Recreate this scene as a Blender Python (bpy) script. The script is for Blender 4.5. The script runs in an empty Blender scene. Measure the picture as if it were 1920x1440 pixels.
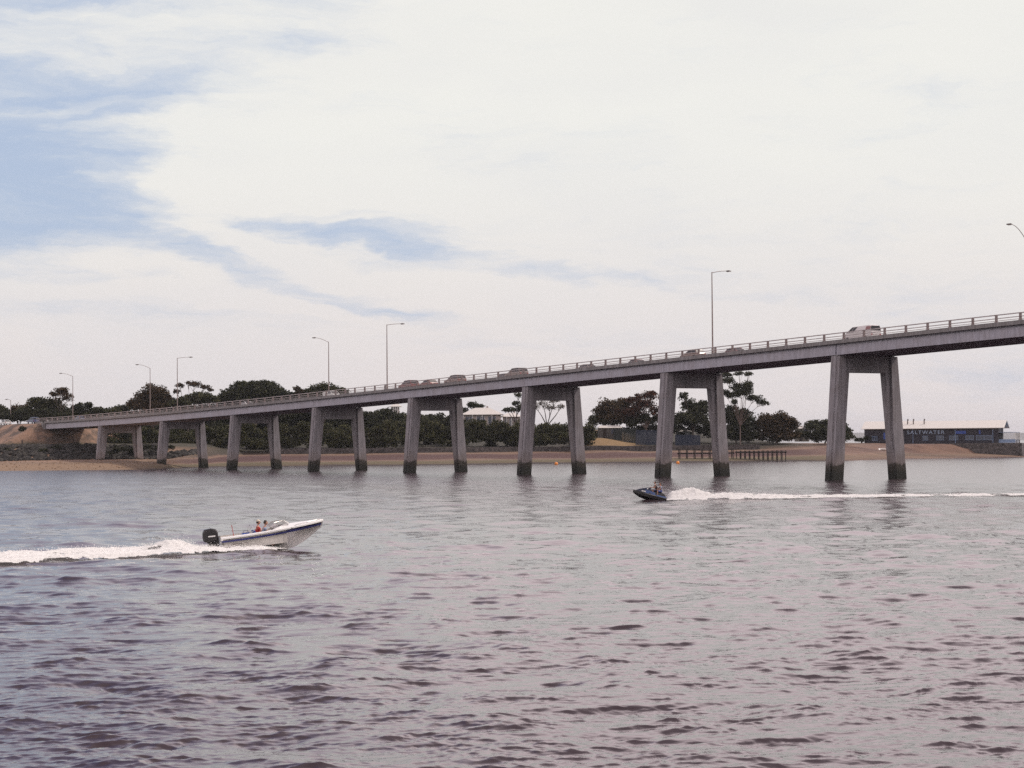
import bpy, bmesh, math, random
import numpy as np
from mathutils import Vector, Matrix
R = math.radians
PI = math.pi
rng = np.random.default_rng(7)
random.seed(7)
SC = bpy.context.scene
COL = SC.collection

# ------------------------------------------------------------------ camera
H = 5.40
PITCH, ROLL = 0.02873, 0.00758
cd = bpy.data.cameras.new('camera')
cam = bpy.data.objects.new('camera', cd)
COL.objects.link(cam)
cd.sensor_width = 36.0
cd.lens = 36.0 * 3796.3 / 1920.0
cd.clip_start = 0.5
cd.clip_end = 60000
_fw = Vector((0, math.cos(PITCH), math.sin(PITCH)))
_m = Matrix.Translation((0, 0, H)) @ Matrix.Rotation(PI / 2 + PITCH, 4, 'X') @ Matrix.Rotation(-ROLL, 4, 'Z')
cam.matrix_world = _m
SC.camera = cam

# ------------------------------------------------------------------ light
SUN_EL, SUN_AZ = R(50), R(72)        # azimuth measured from +Y towards +X
SC.view_settings.view_transform = 'Standard'
SC.view_settings.look = 'None'
SC.view_settings.exposure = 0.0
SC.view_settings.gamma = 1.0
ld = bpy.data.lights.new('sun', 'SUN')
ld.energy = 2.7
ld.angle = R(4)
ld.color = (1.0, 0.90, 0.80)
sun = bpy.data.objects.new('sun', ld)
COL.objects.link(sun)
_sd = Vector((math.cos(SUN_EL) * math.sin(SUN_AZ), math.cos(SUN_EL) * math.cos(SUN_AZ), math.sin(SUN_EL)))
sun.rotation_euler = _sd.to_track_quat('Z', 'Y').to_euler()
sun.location = _sd * 300


class NT:
    """tiny helper for writing node trees"""
    def __init__(s, nt):
        s.nt = nt
        s.nt.nodes.clear()

    def n(s, typ, **kw):
        nd = s.nt.nodes.new(typ)
        for k, v in kw.items():
            if k.startswith('_'):
                setattr(nd, k[1:], v)
        for k, v in kw.items():
            if not k.startswith('_'):
                key = int(k[1:]) if k[0] == 'i' and k[1:].isdigit() else k.replace('__', ' ')
                s.put(nd.inputs[key], v)
        return nd

    def put(s, sock, v):
        if isinstance(v, bpy.types.NodeSocket):
            s.nt.links.new(v, sock)
        elif isinstance(v, bpy.types.Node):
            s.nt.links.new(v.outputs[0], sock)
        else:
            if sock.type == 'RGBA' and len(v) == 3:
                v = (*v, 1)
            sock.default_value = v

    def m(s, op, a, b=None, c=None, clamp=False):
        nd = s.nt.nodes.new('ShaderNodeMath')
        nd.operation = op
        nd.use_clamp = clamp
        s.put(nd.inputs[0], a)
        if b is not None: s.put(nd.inputs[1], b)
        if c is not None: s.put(nd.inputs[2], c)
        return nd.outputs[0]

    def noise(s, vec, scale, detail=4, rough=0.5, dist=0.0, lac=2.0):
        nd = s.n('ShaderNodeTexNoise', Scale=scale, Detail=detail, Roughness=rough, Distortion=dist, Lacunarity=lac)
        if vec is not None: s.put(nd.inputs['Vector'], vec)
        return nd.outputs['Fac']

    def ramp(s, fac, stops, interp='LINEAR'):
        nd = s.nt.nodes.new('ShaderNodeValToRGB')
        nd.color_ramp.interpolation = interp
        el = nd.color_ramp.elements
        while len(el) < len(stops): el.new(0.5)
        for e, (p, c) in zip(el, stops):
            e.position = p
            e.color = (*c, 1) if len(c) == 3 else c
        s.put(nd.inputs[0], fac)
        return nd.outputs['Color']

    def mix(s, fac, a, b, blend='MIX'):
        nd = s.nt.nodes.new('ShaderNodeMix')
        nd.data_type = 'RGBA'
        nd.blend_type = blend
        s.put(nd.inputs[0], fac)
        s.put(nd.inputs[6], a)
        s.put(nd.inputs[7], b)
        return nd.outputs[2]

    def maprange(s, v, a, b, c=0.0, d=1.0, smooth=True):
        nd = s.nt.nodes.new('ShaderNodeMapRange')
        nd.interpolation_type = 'SMOOTHSTEP' if smooth else 'LINEAR'
        s.put(nd.inputs[0], v)
        for i, q in enumerate((a, b, c, d)): nd.inputs[i + 1].default_value = q
        return nd.outputs[0]


# ------------------------------------------------------------------ world: sky with thin high cloud
world = bpy.data.worlds.new('World')
SC.world = world
world.use_nodes = True
w = NT(world.node_tree)
SKY = 0.10
sky = w.n('ShaderNodeTexSky', _sky_type='NISHITA', _sun_disc=False, _sun_elevation=SUN_EL, _sun_rotation=SUN_AZ,
          _altitude=0, _air_density=1.0, _dust_density=1.6, _ozone_density=1.0)
tc = w.n('ShaderNodeTexCoord')
sep = w.n('ShaderNodeSeparateXYZ', Vector=tc.outputs['Generated'])
az = w.m('ARCTAN2', sep.outputs[0], sep.outputs[1])
el = w.m('ARCSINE', sep.outputs[2])
ae = w.n('ShaderNodeCombineXYZ', X=az, Y=el, Z=0.0)
# wispy warp
st = w.n('ShaderNodeMapping', Vector=ae, Rotation=(0, 0, R(10)), Scale=(1.0, 3.2, 1.0))
wn = w.n('ShaderNodeTexNoise', Vector=st, Scale=9.0, Detail=5.0, Roughness=0.62)
wv = w.n('ShaderNodeVectorMath', _operation='SUBTRACT', i0=wn.outputs['Color'], i1=(0.5, 0.5, 0.5))
wv2 = w.n('ShaderNodeVectorMath', _operation='MULTIPLY', i0=wv, i1=(0.15, 0.034, 0.0))
aw = w.n('ShaderNodeVectorMath', _operation='ADD', i0=ae, i1=wv2)


def px2ae(px, py):
    return math.atan((px - 960) / 3796.0), (829 + (960 - px) * 0.00758 - py) / 3796.0


def blob(px, py, sx, sy, rot, amp):
    a, e = px2ae(px, py)
    mp = w.n('ShaderNodeMapping', _vector_type='TEXTURE', Vector=aw, Location=(a, e, 0), Rotation=(0, 0, R(rot)),
             Scale=(sx / 3796.0, sy / 3796.0, 1.0))
    g = w.n('ShaderNodeTexGradient', _gradient_type='SPHERICAL', Vector=mp)
    return w.m('MULTIPLY', w.m('SMOOTHSTEP' if False else 'POWER', g.outputs['Fac'], 0.8), amp)


blobs = [  # px, py, sx, sy, rot, amp : negative amp opens the cloud
    (0, 320, 400, 180, 0, -0.75), (270, 180, 300, 50, 5, -0.85), (-200, 260, 500, 240, 0, -0.6), (160, 300, 260, 130, 0, -0.4),
    (170, 420, 480, 90, -4, -0.8), (100, 505, 420, 60, 0, -0.5), (400, 470, 320, 34, -14, -0.75),
    (690, 432, 330, 50, -6, -1.1), (850, 485, 300, 40, -14, -0.95), (1130, 525, 240, 24, -2, -0.8), (560, 415, 260, 24, 2, -0.5),
    (560, 545, 330, 34, -14, -0.9), (720, 585, 260, 18, -4, -0.5), (1440, 556, 220, 18, 0, -0.55), (300, 600, 600, 40, 0, -0.35),
    (1760, 215, 420, 50, 8, -0.32), (1130, 290, 260, 80, 0, -0.32), (1800, 700, 460, 80, 0, -0.42), (1640, 440, 420, 40, 3, -0.24), (1250, 640, 420, 26, 0, -0.4),
    (80, 20, 240, 36, 0, -0.55), (60, 115, 300, 34, 6, 0.55), (540, 95, 240, 26, 8, -0.4), (330, 60, 300, 40, 0, 0.4),
    (400, 250, 260, 36, 6, 0.45), (230, 240, 200, 22, 4, 0.95), (60, 215, 220, 16, 8, 0.5), (60, 400, 260, 22, -4, 0.5), (260, 330, 160, 16, -6, 0.35), (720, 470, 200, 10, -10, 0.5), (700, 405, 220, 8, 0, 0.45),
    (470, 360, 260, 40, -10, 0.95), (640, 330, 400, 60, -6, 0.5), (520, 300, 250, 40, 4, 0.4), (460, 165, 130, 30, 0, 0.5),
    (560, 478, 330, 30, -16, 1.35), (800, 545, 420, 30, -9, 1.15), (1150, 580, 420, 26, -2, 0.7), (330, 520, 260, 28, -16, 0.95), (480, 575, 300, 22, -10, 0.7),
    (1000, 470, 150, 10, -12, 0.7), (640, 462, 180, 8, 2, 0.5), (60, 560, 300, 30, 0, 0.4), (1400, 150, 900, 300, 0, 0.25),
]
tot = 0.62
acc = None
for b in blobs:
    v = blob(*b)
    acc = v if acc is None else w.m('ADD', acc, v)
# large clear patch high on the left, outside the frame: what the left of the water mirrors
mp = w.n('ShaderNodeMapping', _vector_type='TEXTURE', Vector=aw, Location=(R(-30), R(31), 0), Rotation=(0, 0, R(-12)), Scale=(R(32), R(31), 1))
g = w.n('ShaderNodeTexGradient', _gradient_type='SPHERICAL', Vector=mp)
acc = w.m('ADD', acc, w.m('MULTIPLY', w.m('POWER', g.outputs['Fac'], 0.5), -2.2))
st2 = w.n('ShaderNodeMapping', Vector=aw, Rotation=(0, 0, R(7)), Scale=(1.0, 3.6, 1.0))
n1 = w.noise(st2, 6.0, 8, 0.58)
n2 = w.noise(st2, 26.0, 9, 0.70)
dens = w.m('ADD', acc, w.m('MULTIPLY', w.m('SUBTRACT', n1, 0.5), 1.5))
dens = w.m('ADD', dens, w.m('MULTIPLY', w.m('SUBTRACT', n2, 0.5), 1.25))
st4 = w.n('ShaderNodeMapping', Vector=aw, Rotation=(0, 0, R(9)), Scale=(1.0, 7.5, 1.0))
n4 = w.noise(st4, 13.0, 7, 0.66)
dens = w.m('ADD', dens, w.m('MULTIPLY', w.m('SUBTRACT', n4, 0.5), 1.9))
dens = w.m('ADD', dens, 0.72)
mask = w.maprange(dens, -1.40, 0.80)
# cloud brightness: faintly warm white, a little lower and pinker towards the horizon
elf = w.maprange(el, 0.0, 0.16)
cl = w.mix(elf, (8.0, 7.35, 7.25), (8.75, 8.7, 8.3))
st3 = w.n('ShaderNodeMapping', Vector=aw, Rotation=(0, 0, R(5)), Scale=(1.0, 3.0, 1.0))
n3 = w.noise(st3, 4.5, 5, 0.55)
cl = w.mix(w.maprange(n3, 0.35, 0.75, 0.0, 0.30), cl, (7.0, 7.05, 7.5))
cl = w.mix(w.maprange(el, R(12.2), R(17)), cl, (16.5, 14.0, 14.5))
cl = w.mix(w.maprange(el, R(24), R(46)), cl, (4.8, 4.4, 4.8))
blue = w.mix(0.85, w.n('ShaderNodeVectorMath', _operation='MULTIPLY', i0=sky.outputs[0], i1=(1.0, 0.95, 1.05)), (4.8, 5.8, 7.5))
blue = w.mix(w.maprange(el, R(11), R(24), 0.0, 0.9), blue, (1.7, 2.0, 4.3))
skyc = w.mix(mask, blue, cl)
bg = w.n('ShaderNodeBackground', Color=skyc, Strength=SKY)
wo = w.n('ShaderNodeOutputWorld', Surface=bg)
world.cycles.sampling_method = 'MANUAL'
world.cycles.sample_map_resolution = 1024


# ------------------------------------------------------------------ helpers
def tag(o, label=None, cat=None, group=None, kind=None):
    if label: o['label'] = label
    if cat: o['category'] = cat
    if group: o['group'] = group
    if kind: o['kind'] = kind
    return o


def empty(name, loc=(0, 0, 0), rot=(0, 0, 0), parent=None):
    o = bpy.data.objects.new(name, None)
    COL.objects.link(o)
    o.location = loc
    o.rotation_euler = rot
    o.empty_display_size = 0.3
    if parent: o.parent = parent
    return o


def link(name, me, mat, parent=None, smooth=False):
    o = bpy.data.objects.new(name, me)
    COL.objects.link(o)
    if isinstance(mat, (list, tuple)):
        for m_ in mat: me.materials.append(m_)
    elif mat: me.materials.append(mat)
    if smooth:
        me.polygons.foreach_set('use_smooth', np.ones(len(me.polygons), dtype=bool))
    if parent: o.parent = parent
    return o


def np_mesh(name, co, faces, mat, parent=None, smooth=False, attrs=None):
    """faces: (n,4) or (n,3) index array"""
    me = bpy.data.meshes.new(name)
    co = np.asarray(co, dtype=np.float32)
    faces = np.asarray(faces, dtype=np.int32)
    k = faces.shape[1]
    me.vertices.add(len(co))
    me.vertices.foreach_set('co', co.ravel())
    me.loops.add(faces.size)
    me.loops.foreach_set('vertex_index', faces.ravel())
    me.polygons.add(len(faces))
    me.polygons.foreach_set('loop_start', np.arange(0, faces.size, k, dtype=np.int32))
    me.polygons.foreach_set('loop_total', np.full(len(faces), k, dtype=np.int32))
    me.update(calc_edges=True)
    for an, av in (attrs or {}).items():
        a_ = me.attributes.new(an, 'FLOAT', 'POINT')
        a_.data.foreach_set('value', np.asarray(av, dtype=np.float32).ravel())
    return link(name, me, mat, parent, smooth)


def grid_faces(nr, nc):
    i = np.arange((nr - 1) * (nc - 1))
    r, c = i // (nc - 1), i % (nc - 1)
    a_ = r * nc + c
    return np.stack([a_, a_ + 1, a_ + nc + 1, a_ + nc], 1)


class MB:
    def __init__(s):
        s.v = []
        s.f = []

    def add(s, vs, fs):
        k = len(s.v)
        s.v += [tuple(v) for v in vs]
        s.f += [tuple(i + k for i in f) for f in fs]
        return s

    def hexa(s, p):  # 8 corners: bottom 0-3 ccw, top 4-7
        return s.add(p, [(3, 2, 1, 0), (4, 5, 6, 7), (0, 1, 5, 4), (1, 2, 6, 5), (2, 3, 7, 6), (3, 0, 4, 7)])

    def box(s, x0, x1, y0, y1, z0, z1):
        return s.hexa([(x0, y0, z0), (x1, y0, z0), (x1, y1, z0), (x0, y1, z0), (x0, y0, z1), (x1, y0, z1), (x1, y1, z1), (x0, y1, z1)])

    def tube(s, pts, rad, n=8, cap=True):
        pts = [Vector(p) for p in pts]
        rad = rad if isinstance(rad, (list, tuple)) else [rad] * len(pts)
        k = len(s.v)
        for i, p in enumerate(pts):
            d = (pts[min(i + 1, len(pts) - 1)] - pts[max(i - 1, 0)]).normalized()
            u = d.cross(Vector((0, 0, 1)) if abs(d.z) < 0.95 else Vector((1, 0, 0))).normalized()
            v = d.cross(u)
            for j in range(n):
                t = 2 * PI * j / n
                s.v.append(tuple(p + (u * math.cos(t) + v * math.sin(t)) * rad[i]))
        for i in range(len(pts) - 1):
            for j in range(n):
                a_, b_ = k + i * n + j, k + i * n + (j + 1) % n
                s.f.append((a_, b_, b_ + n, a_ + n))
        if cap:
            s.f.append(tuple(k + j for j in range(n))[::-1])
            s.f.append(tuple(k + (len(pts) - 1) * n + j for j in range(n)))
        return s

    def loft(s, secs, close=False, cap=False):
        """secs: list of equal-length point lists; close = ring sections"""
        n = len(secs[0])
        k = len(s.v)
        for q in secs: s.v += [tuple(p) for p in q]
        m_ = n if close else n - 1
        for i in range(len(secs) - 1):
            for j in range(m_):
                a_, b_ = k + i * n + j, k + i * n + (j + 1) % n
                s.f.append((a_, b_, b_ + n, a_ + n))
        if cap:
            s.f.append(tuple(k + j for j in range(n))[::-1])
            s.f.append(tuple(k + (len(secs) - 1) * n + j for j in range(n)))
        return s

    def ball(s, c, r, nu=12, nv=8, sq=None):
        r = r if isinstance(r, (tuple, list)) else (r, r, r)
        secs = []
        for i in range(nv + 1):
            t = PI * i / nv
            secs.append([(c[0] + r[0] * math.sin(t) * math.cos(2 * PI * j / nu), c[1] + r[1] * math.sin(t) * math.sin(2 * PI * j / nu),
                          c[2] - r[2] * math.cos(t)) for j in range(nu)])
        return s.loft(secs, close=True)

    def build(s, name, mat, parent=None, smooth=False, bevel=0.0, seg=2, fix=True):
        me = bpy.data.meshes.new(name)
        me.from_pydata(s.v, [], s.f)
        me.update()
        if fix:
            bm = bmesh.new()
            bm.from_mesh(me)
            bmesh.ops.remove_doubles(bm, verts=bm.verts, dist=1e-5)
            bmesh.ops.recalc_face_normals(bm, faces=bm.faces)
            bm.to_mesh(me)
            bm.free()
        o = link(name, me, mat, parent, smooth)
        if bevel:
            b = o.modifiers.new('bevel', 'BEVEL')
            b.width = bevel
            b.segments = seg
            b.limit_method = 'ANGLE'
        return o


# ------------------------------------------------------------------ materials
def pmat(name, col, rough=0.7, metal=0.0, var=0.12, vscale=3.0, bump=0.0, bscale=20.0, spec=0.5, coords='Object', stretch=None, col2=None, **kw):
    m_ = bpy.data.materials.new(name)
    m_.use_nodes = True
    t = NT(m_.node_tree)
    tcn = t.n('ShaderNodeTexCoord')
    vec = tcn.outputs[coords]
    if stretch:
        vec = t.n('ShaderNodeMapping', Vector=vec, Scale=stretch).outputs[0]
    nz = t.noise(vec, vscale, 6, 0.6)
    c2 = col2 or tuple(c * (1 - var * 2.2) for c in col)
    c1 = tuple(min(1, c * (1 + var)) for c in col)
    cc = t.mix(t.maprange(nz, 0.3, 0.7), c2, c1)
    p = t.n('ShaderNodeBsdfPrincipled', Base__Color=cc, Roughness=rough, Metallic=metal)
    p.inputs['Specular IOR Level'].default_value = spec
    for k, v in kw.items():
        t.put(p.inputs[k.replace('__', ' ')], v)
    if bump:
        bn = t.noise(vec, bscale, 5, 0.6)
        bp = t.n('ShaderNodeBump', Strength=0.8, Distance=bump, Height=bn)
        t.put(p.inputs['Normal'], bp.outputs[0])
    t.n('ShaderNodeOutputMaterial', Surface=p)
    return m_


def concrete_mat(name, col, streak=1.0, tide=False):
    m_ = bpy.data.materials.new(name)
    m_.use_nodes = True
    t = NT(m_.node_tree)
    tcn = t.n('ShaderNodeTexCoord')
    geo = t.n('ShaderNodeNewGeometry')
    pos = geo.outputs['Position']
    v1 = t.n('ShaderNodeMapping', Vector=tcn.outputs['Object'], Scale=(1.2, 1.2, 0.12))
    s1 = t.noise(v1, 2.2, 7, 0.65)
    s2 = t.noise(tcn.outputs['Object'], 0.7, 5, 0.6)
    s3 = t.noise(tcn.outputs['Object'], 9.0, 4, 0.6)
    c = t.mix(t.maprange(s1, 0.32, 0.68), tuple(q * (1 - 0.42 * streak) for q in col), tuple(q * 1.12 for q in col))
    c = t.mix(t.maprange(s2, 0.35, 0.7, 0, 0.45), c, tuple(q * f for q, f in zip(col, (0.72, 0.66, 0.60))))
    c = t.mix(t.maprange(s3, 0.3, 0.75, 0, 0.25), c, tuple(q * 0.55 for q in col))
    if tide:
        sp = t.n('ShaderNodeSeparateXYZ', Vector=pos)
        zz = t.m('ADD', sp.outputs[2], t.m('MULTIPLY', t.m('SUBTRACT', t.noise(tcn.outputs['Object'], 1.1, 6, 0.7), 0.5), 2.6))
        g1 = t.maprange(zz, 1.85, 2.45, 1, 0)
        g2 = t.maprange(zz, 0.9, 1.5, 1, 0)
        c = t.mix(t.maprange(zz, 2.2, 4.6, 0.42, 0), c, (0.15, 0.10, 0.07))
        c = t.mix(g1, c, (0.038, 0.033, 0.025))
        c = t.mix(g2, c, (0.014, 0.015, 0.011))
    p = t.n('ShaderNodeBsdfPrincipled', Base__Color=c, Roughness=0.85)
    bp = t.n('ShaderNodeBump', Strength=0.5, Distance=0.03, Height=s3)
    t.put(p.inputs['Normal'], bp.outputs[0])
    t.n('ShaderNodeOutputMaterial', Surface=p)
    return m_


def foliage_mat(name, dark, light, scale=0.5):
    m_ = bpy.data.materials.new(name)
    m_.use_nodes = True
    t = NT(m_.node_tree)
    geo = t.n('ShaderNodeNewGeometry')
    n1 = t.noise(geo.outputs['Position'], scale, 4, 0.6)
    rnd = geo.outputs['Random Per Island']
    f = t.m('ADD', t.m('MULTIPLY', n1, 0.6), t.m('MULTIPLY', rnd, 0.4))
    c = t.mix(t.maprange(f, 0.3, 0.72), dark, light)
    p = t.n('ShaderNodeBsdfPrincipled', Base__Color=c, Roughness=0.75)
    p.inputs['Specular IOR Level'].default_value = 0.2
    tr = t.n('ShaderNodeBsdfTranslucent', Color=c)
    mx = t.n('ShaderNodeMixShader', Fac=0.18, i1=p, i2=tr)
    t.n('ShaderNodeOutputMaterial', Surface=mx)
    return m_


M = {}
M['concrete'] = concrete_mat('weathered_concrete', (0.30, 0.285, 0.285))
M['pier'] = concrete_mat('tidal_pier_concrete', (0.33, 0.31, 0.33), 1.0, True)
M['girder'] = concrete_mat('girder_concrete', (0.44, 0.43, 0.485), 0.5)
M['asphalt'] = pmat('asphalt', (0.055, 0.054, 0.055), 0.9, vscale=0.6)
M['rail'] = pmat('dull_galvanised_rail', (0.48, 0.43, 0.42), 0.6, 0.1)
M['post'] = pmat('rail_post_steel', (0.30, 0.24, 0.23), 0.7, 0.1)
M['lamp'] = pmat('lamp_post_steel', (0.30, 0.24, 0.22), 0.55, 0.3)
M['lamp_head'] = pmat('lamp_head_grey', (0.13, 0.10, 0.09), 0.5)
M['white'] = pmat('white_gelcoat', (0.86, 0.85, 0.82), 0.22, var=0.03, vscale=2, spec=0.6)
M['white_in'] = pmat('white_liner', (0.66, 0.63, 0.58), 0.5, var=0.05)
M['stripe'] = pmat('navy_stripe', (0.035, 0.04, 0.16), 0.35)
M['black'] = pmat('black_plastic', (0.016, 0.014, 0.015), 0.35)
M['rubber'] = pmat('rubber', (0.02, 0.02, 0.02), 0.85)
M['blue_vinyl'] = pmat('blue_vinyl', (0.03, 0.07, 0.30), 0.55)
M['red'] = pmat('red_cloth', (0.55, 0.035, 0.03), 0.8)
M['bluegrey'] = pmat('pale_blue_shirt', (0.30, 0.36, 0.50), 0.85)
M['navy'] = pmat('navy_cloth', (0.03, 0.035, 0.08), 0.85)
M['skin'] = pmat('skin', (0.48, 0.26, 0.18), 0.55, var=0.05)
M['hair'] = pmat('dark_hair', (0.025, 0.017, 0.013), 0.6)
M['hat'] = pmat('cream_cap', (0.62, 0.55, 0.45), 0.8)
M['chrome'] = pmat('stainless', (0.6, 0.58, 0.56), 0.25, 0.9)
M['ski_blue'] = pmat('blue_hull_panel', (0.03, 0.08, 0.24), 0.3)
M['timber'] = pmat('weathered_timber', (0.085, 0.068, 0.058), 0.9, stretch=(1, 1, 6))
M['darktimber'] = pmat('dark_wet_timber', (0.035, 0.028, 0.025), 0.9)
M['orange'] = pmat('orange_buoy', (0.85, 0.28, 0.03), 0.45)
M['roof'] = pmat('pale_metal_roof', (0.60, 0.57, 0.53), 0.5, var=0.04, stretch=(6, 0.3, 1))
M['housewall'] = pmat('house_wall', (0.42, 0.36, 0.33), 0.85)
M['darkwall'] = pmat('dark_weatherboard', (0.022, 0.020, 0.030), 0.75, stretch=(0.3, 1, 8))
M['bluefence'] = pmat('dark_blue_paling', (0.020, 0.030, 0.055), 0.8, stretch=(6, 1, 1))
M['greenfence'] = pmat('dark_green_paling', (0.018, 0.026, 0.026), 0.85, stretch=(6, 1, 1))
M['stone'] = pmat('dark_stone', (0.085, 0.075, 0.072), 0.9, var=0.3, vscale=1.2, bump=0.1, bscale=2.0)
M['rock'] = pmat('basalt_rock', (0.040, 0.036, 0.032), 0.9, var=0.35, vscale=0.7, bump=0.1, bscale=2.5)
M['window'] = pmat('window_glass', (0.05, 0.06, 0.09), 0.1, spec=0.8)
M['paleblue'] = pmat('pale_blue_glazing', (0.22, 0.30, 0.45), 0.25)
M['letter'] = pmat('pale_blue_lettering', (0.36, 0.46, 0.60), 0.6)
M['trunk'] = pmat('dark_bark', (0.075, 0.055, 0.045), 0.9, stretch=(3, 3, 0.5))
M['gum'] = pmat('pale_gum_bark', (0.15, 0.11, 0.095), 0.85, stretch=(3, 3, 0.5))
M['fol_dark'] = foliage_mat('dark_evergreen_leaves', (0.014, 0.019, 0.010), (0.062, 0.064, 0.030))
M['fol_olive'] = foliage_mat('olive_scrub_leaves', (0.020, 0.026, 0.012), (0.088, 0.085, 0.036))
M['fol_brown'] = foliage_mat('brown_tinted_leaves', (0.026, 0.021, 0.012), (0.105, 0.070, 0.036))
M['fol_red'] = foliage_mat('reddish_leaves', (0.026, 0.017, 0.010), (0.105, 0.044, 0.028))

# car paints
PAINT = {k: pmat('paint_' + k, c, 0.3, 0.0, var=0.03, spec=0.6) for k, c in dict(
    white=(0.75, 0.74, 0.72), grey=(0.16, 0.15, 0.16), silver=(0.42, 0.40, 0.40), maroon=(0.20, 0.055, 0.05),
    brown=(0.20, 0.12, 0.10), blue=(0.07, 0.09, 0.18), pale=(0.66, 0.62, 0.61), tan=(0.21, 0.155, 0.135), red=(0.38, 0.05, 0.05)).items()}
M['carglass'] = pmat('car_glass', (0.02, 0.02, 0.025), 0.4, spec=0.3)
M['tail'] = pmat('tail_lamp_red', (0.40, 0.02, 0.02), 0.3)
M['headlight'] = pmat('headlight_lens', (0.6, 0.6, 0.58), 0.15)

# ------------------------------------------------------------------ bridge frame
BA = 0.572268
B0 = Vector((42.9537, 270.363, 0))
BX = Vector((math.sin(BA), -math.cos(BA), 0))     # local +x : towards the near end
BY = Vector((math.cos(BA), math.sin(BA), 0))      # local +y : across, away from the camera
BROT = math.atan2(BX.y, BX.x)


def bw(s, w_, z):   # s metres from the nearest visible pier towards the far end
    return B0 - BX * s + BY * w_ + Vector((0, 0, z))


_S = [-200, -150, -100, -33.4, 0, 38, 76, 114, 152, 190, 228, 266, 304, 340, 380]
_Z = [19.6, 19.7, 19.2, 17.66, 16.72, 15.66, 14.60, 13.58, 12.56, 11.62, 10.80, 10.12, 9.70, 9.5, 9.3]


def zb(s):
    return float(np.interp(s, _S, _Z))


def zbs(s):   # smoothed
    return sum(zb(s + d) for d in (-24, -12, 0, 12, 24)) / 5


SPAN = 38.0
S_END = 304.0
S_START = -190.0


def ribbon(s0, s1, step, prof):
    """prof(s)-> list of (y,z) ring in bridge local coords"""
    n = max(1, int(round((s1 - s0) / step)))
    secs = []
    for i in range(n + 1):
        s_ = s0 + (s1 - s0) * i / n
        secs.append([(-s_, y, z) for y, z in prof(s_)])
    return MB().loft(secs, close=True, cap=True)


bridge = empty('road_bridge', (B0.x, B0.y, 0), (0, 0, BROT))
tag(bridge, 'concrete road bridge on splayed twin leg piers climbing to the right over the channel', 'bridge')

W0, W1 = -0.05, 11.35
# deck slab with kerbs: the pale band above the girder
ribbon(S_START, S_END, 9.5, lambda s: [(W0, zbs(s) + 1.47), (W1, zbs(s) + 1.47), (W1, zbs(s) + 1.98), (W1 - 0.4, zbs(s) + 1.98), (W1 - 0.4, zbs(s) + 1.80),
                                       (W1 - 1.6, zbs(s) + 1.80), (W1 - 1.6, zbs(s) + 1.66), (W0 + 0.95, zbs(s) + 1.66), (W0 + 0.95, zbs(s) + 1.80),
                                       (W0 + 0.4, zbs(s) + 1.80), (W0 + 0.4, zbs(s) + 1.98), (W0, zbs(s) + 1.98)]).build('deck_slab', M['concrete'], bridge)
ribbon(S_START, S_END, 9.5, lambda s: [(W0 + 1.0, zbs(s) + 1.664), (W1 - 1.65, zbs(s) + 1.664), (W1 - 1.65, zbs(s) + 1.70), (W0 + 1.0, zbs(s) + 1.70)]).build('road_surface', M['asphalt'], bridge)


def girder(y0, k):
    a_, b_ = SPAN * k + 0.04, min(SPAN * (k + 1), S_END) - (0.30 if k == -1 else 0.04)
    return ribbon(a_, b_, 9.48, lambda s: [(y0 + 0.0, zbs(s)), (y0 + 0.55, zbs(s)), (y0 + 0.55, zbs(s) + 0.25), (y0 + 0.34, zbs(s) + 0.38), (y0 + 0.34, zbs(s) + 1.468),
                                           (y0 + 0.12, zbs(s) + 1.468), (y0 + 0.12, zbs(s) + 1.30), (y0 + 0.06, zbs(s) + 1.22), (y0 + 0.0, zbs(s) + 0.34)])


for y0 in (0.38, 2.8, 5.2, 7.6, 10.35):
    for k in range(-5, 8):
        girder(y0, k).build('girder', M['girder'], bridge)


def leg_mesh(side, zt, zbase, xs):
    """side -1 near, +1 far. Local y of outer edge at top fixed, battered outwards going down."""
    mb = MB()
    yt = 0.42 if side < 0 else 10.83
    Hh = zt - zbase

    def outer(z): return yt + side * 0.085 * (zt - z)
    n = 6
    secs = []
    for i in range(n + 1):
        z = zbase + Hh * i / n
        f = (zt - z) / Hh
        wdt = 1.15 + 0.62 * min(1, (zt - z) / 11.0)
        o = outer(z)
        hx = 0.86
        inn = o - side * wdt
        # plan ring with a vertical groove in the outer face near the camera-side corner
        ring = [(xs + hx, o), (xs + hx, inn), (xs - hx, inn), (xs - hx, o), (xs + 0.12, o), (xs + 0.17, o - side * 0.16), (xs + 0.50, o - side * 0.16), (xs + 0.55, o)]
        secs.append([(x, y, z) for x, y in ring])
    mb.loft(secs, close=True, cap=True)
    # recessed inner fin, wide at the head and dying out near the foot
    secs = []
    for i in range(n + 1):
        z = zt - min(13.0, Hh - 0.5) * i / n
        o = outer(z)
        wdt = 1.15 + 0.62 * min(1, (zt - z) / 11.0)
        a_ = o - side * (wdt - 0.05)
        b_ = o - side * (wdt + 0.06 + 0.95 * max(0, 1 - i / n))
        secs.append([(xs + 0.52, a_, z), (xs + 0.52, b_, z), (xs - 0.52, b_, z), (xs - 0.52, a_, z)])
    mb.loft(secs[::-1], close=True, cap=True)
    return mb


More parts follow.
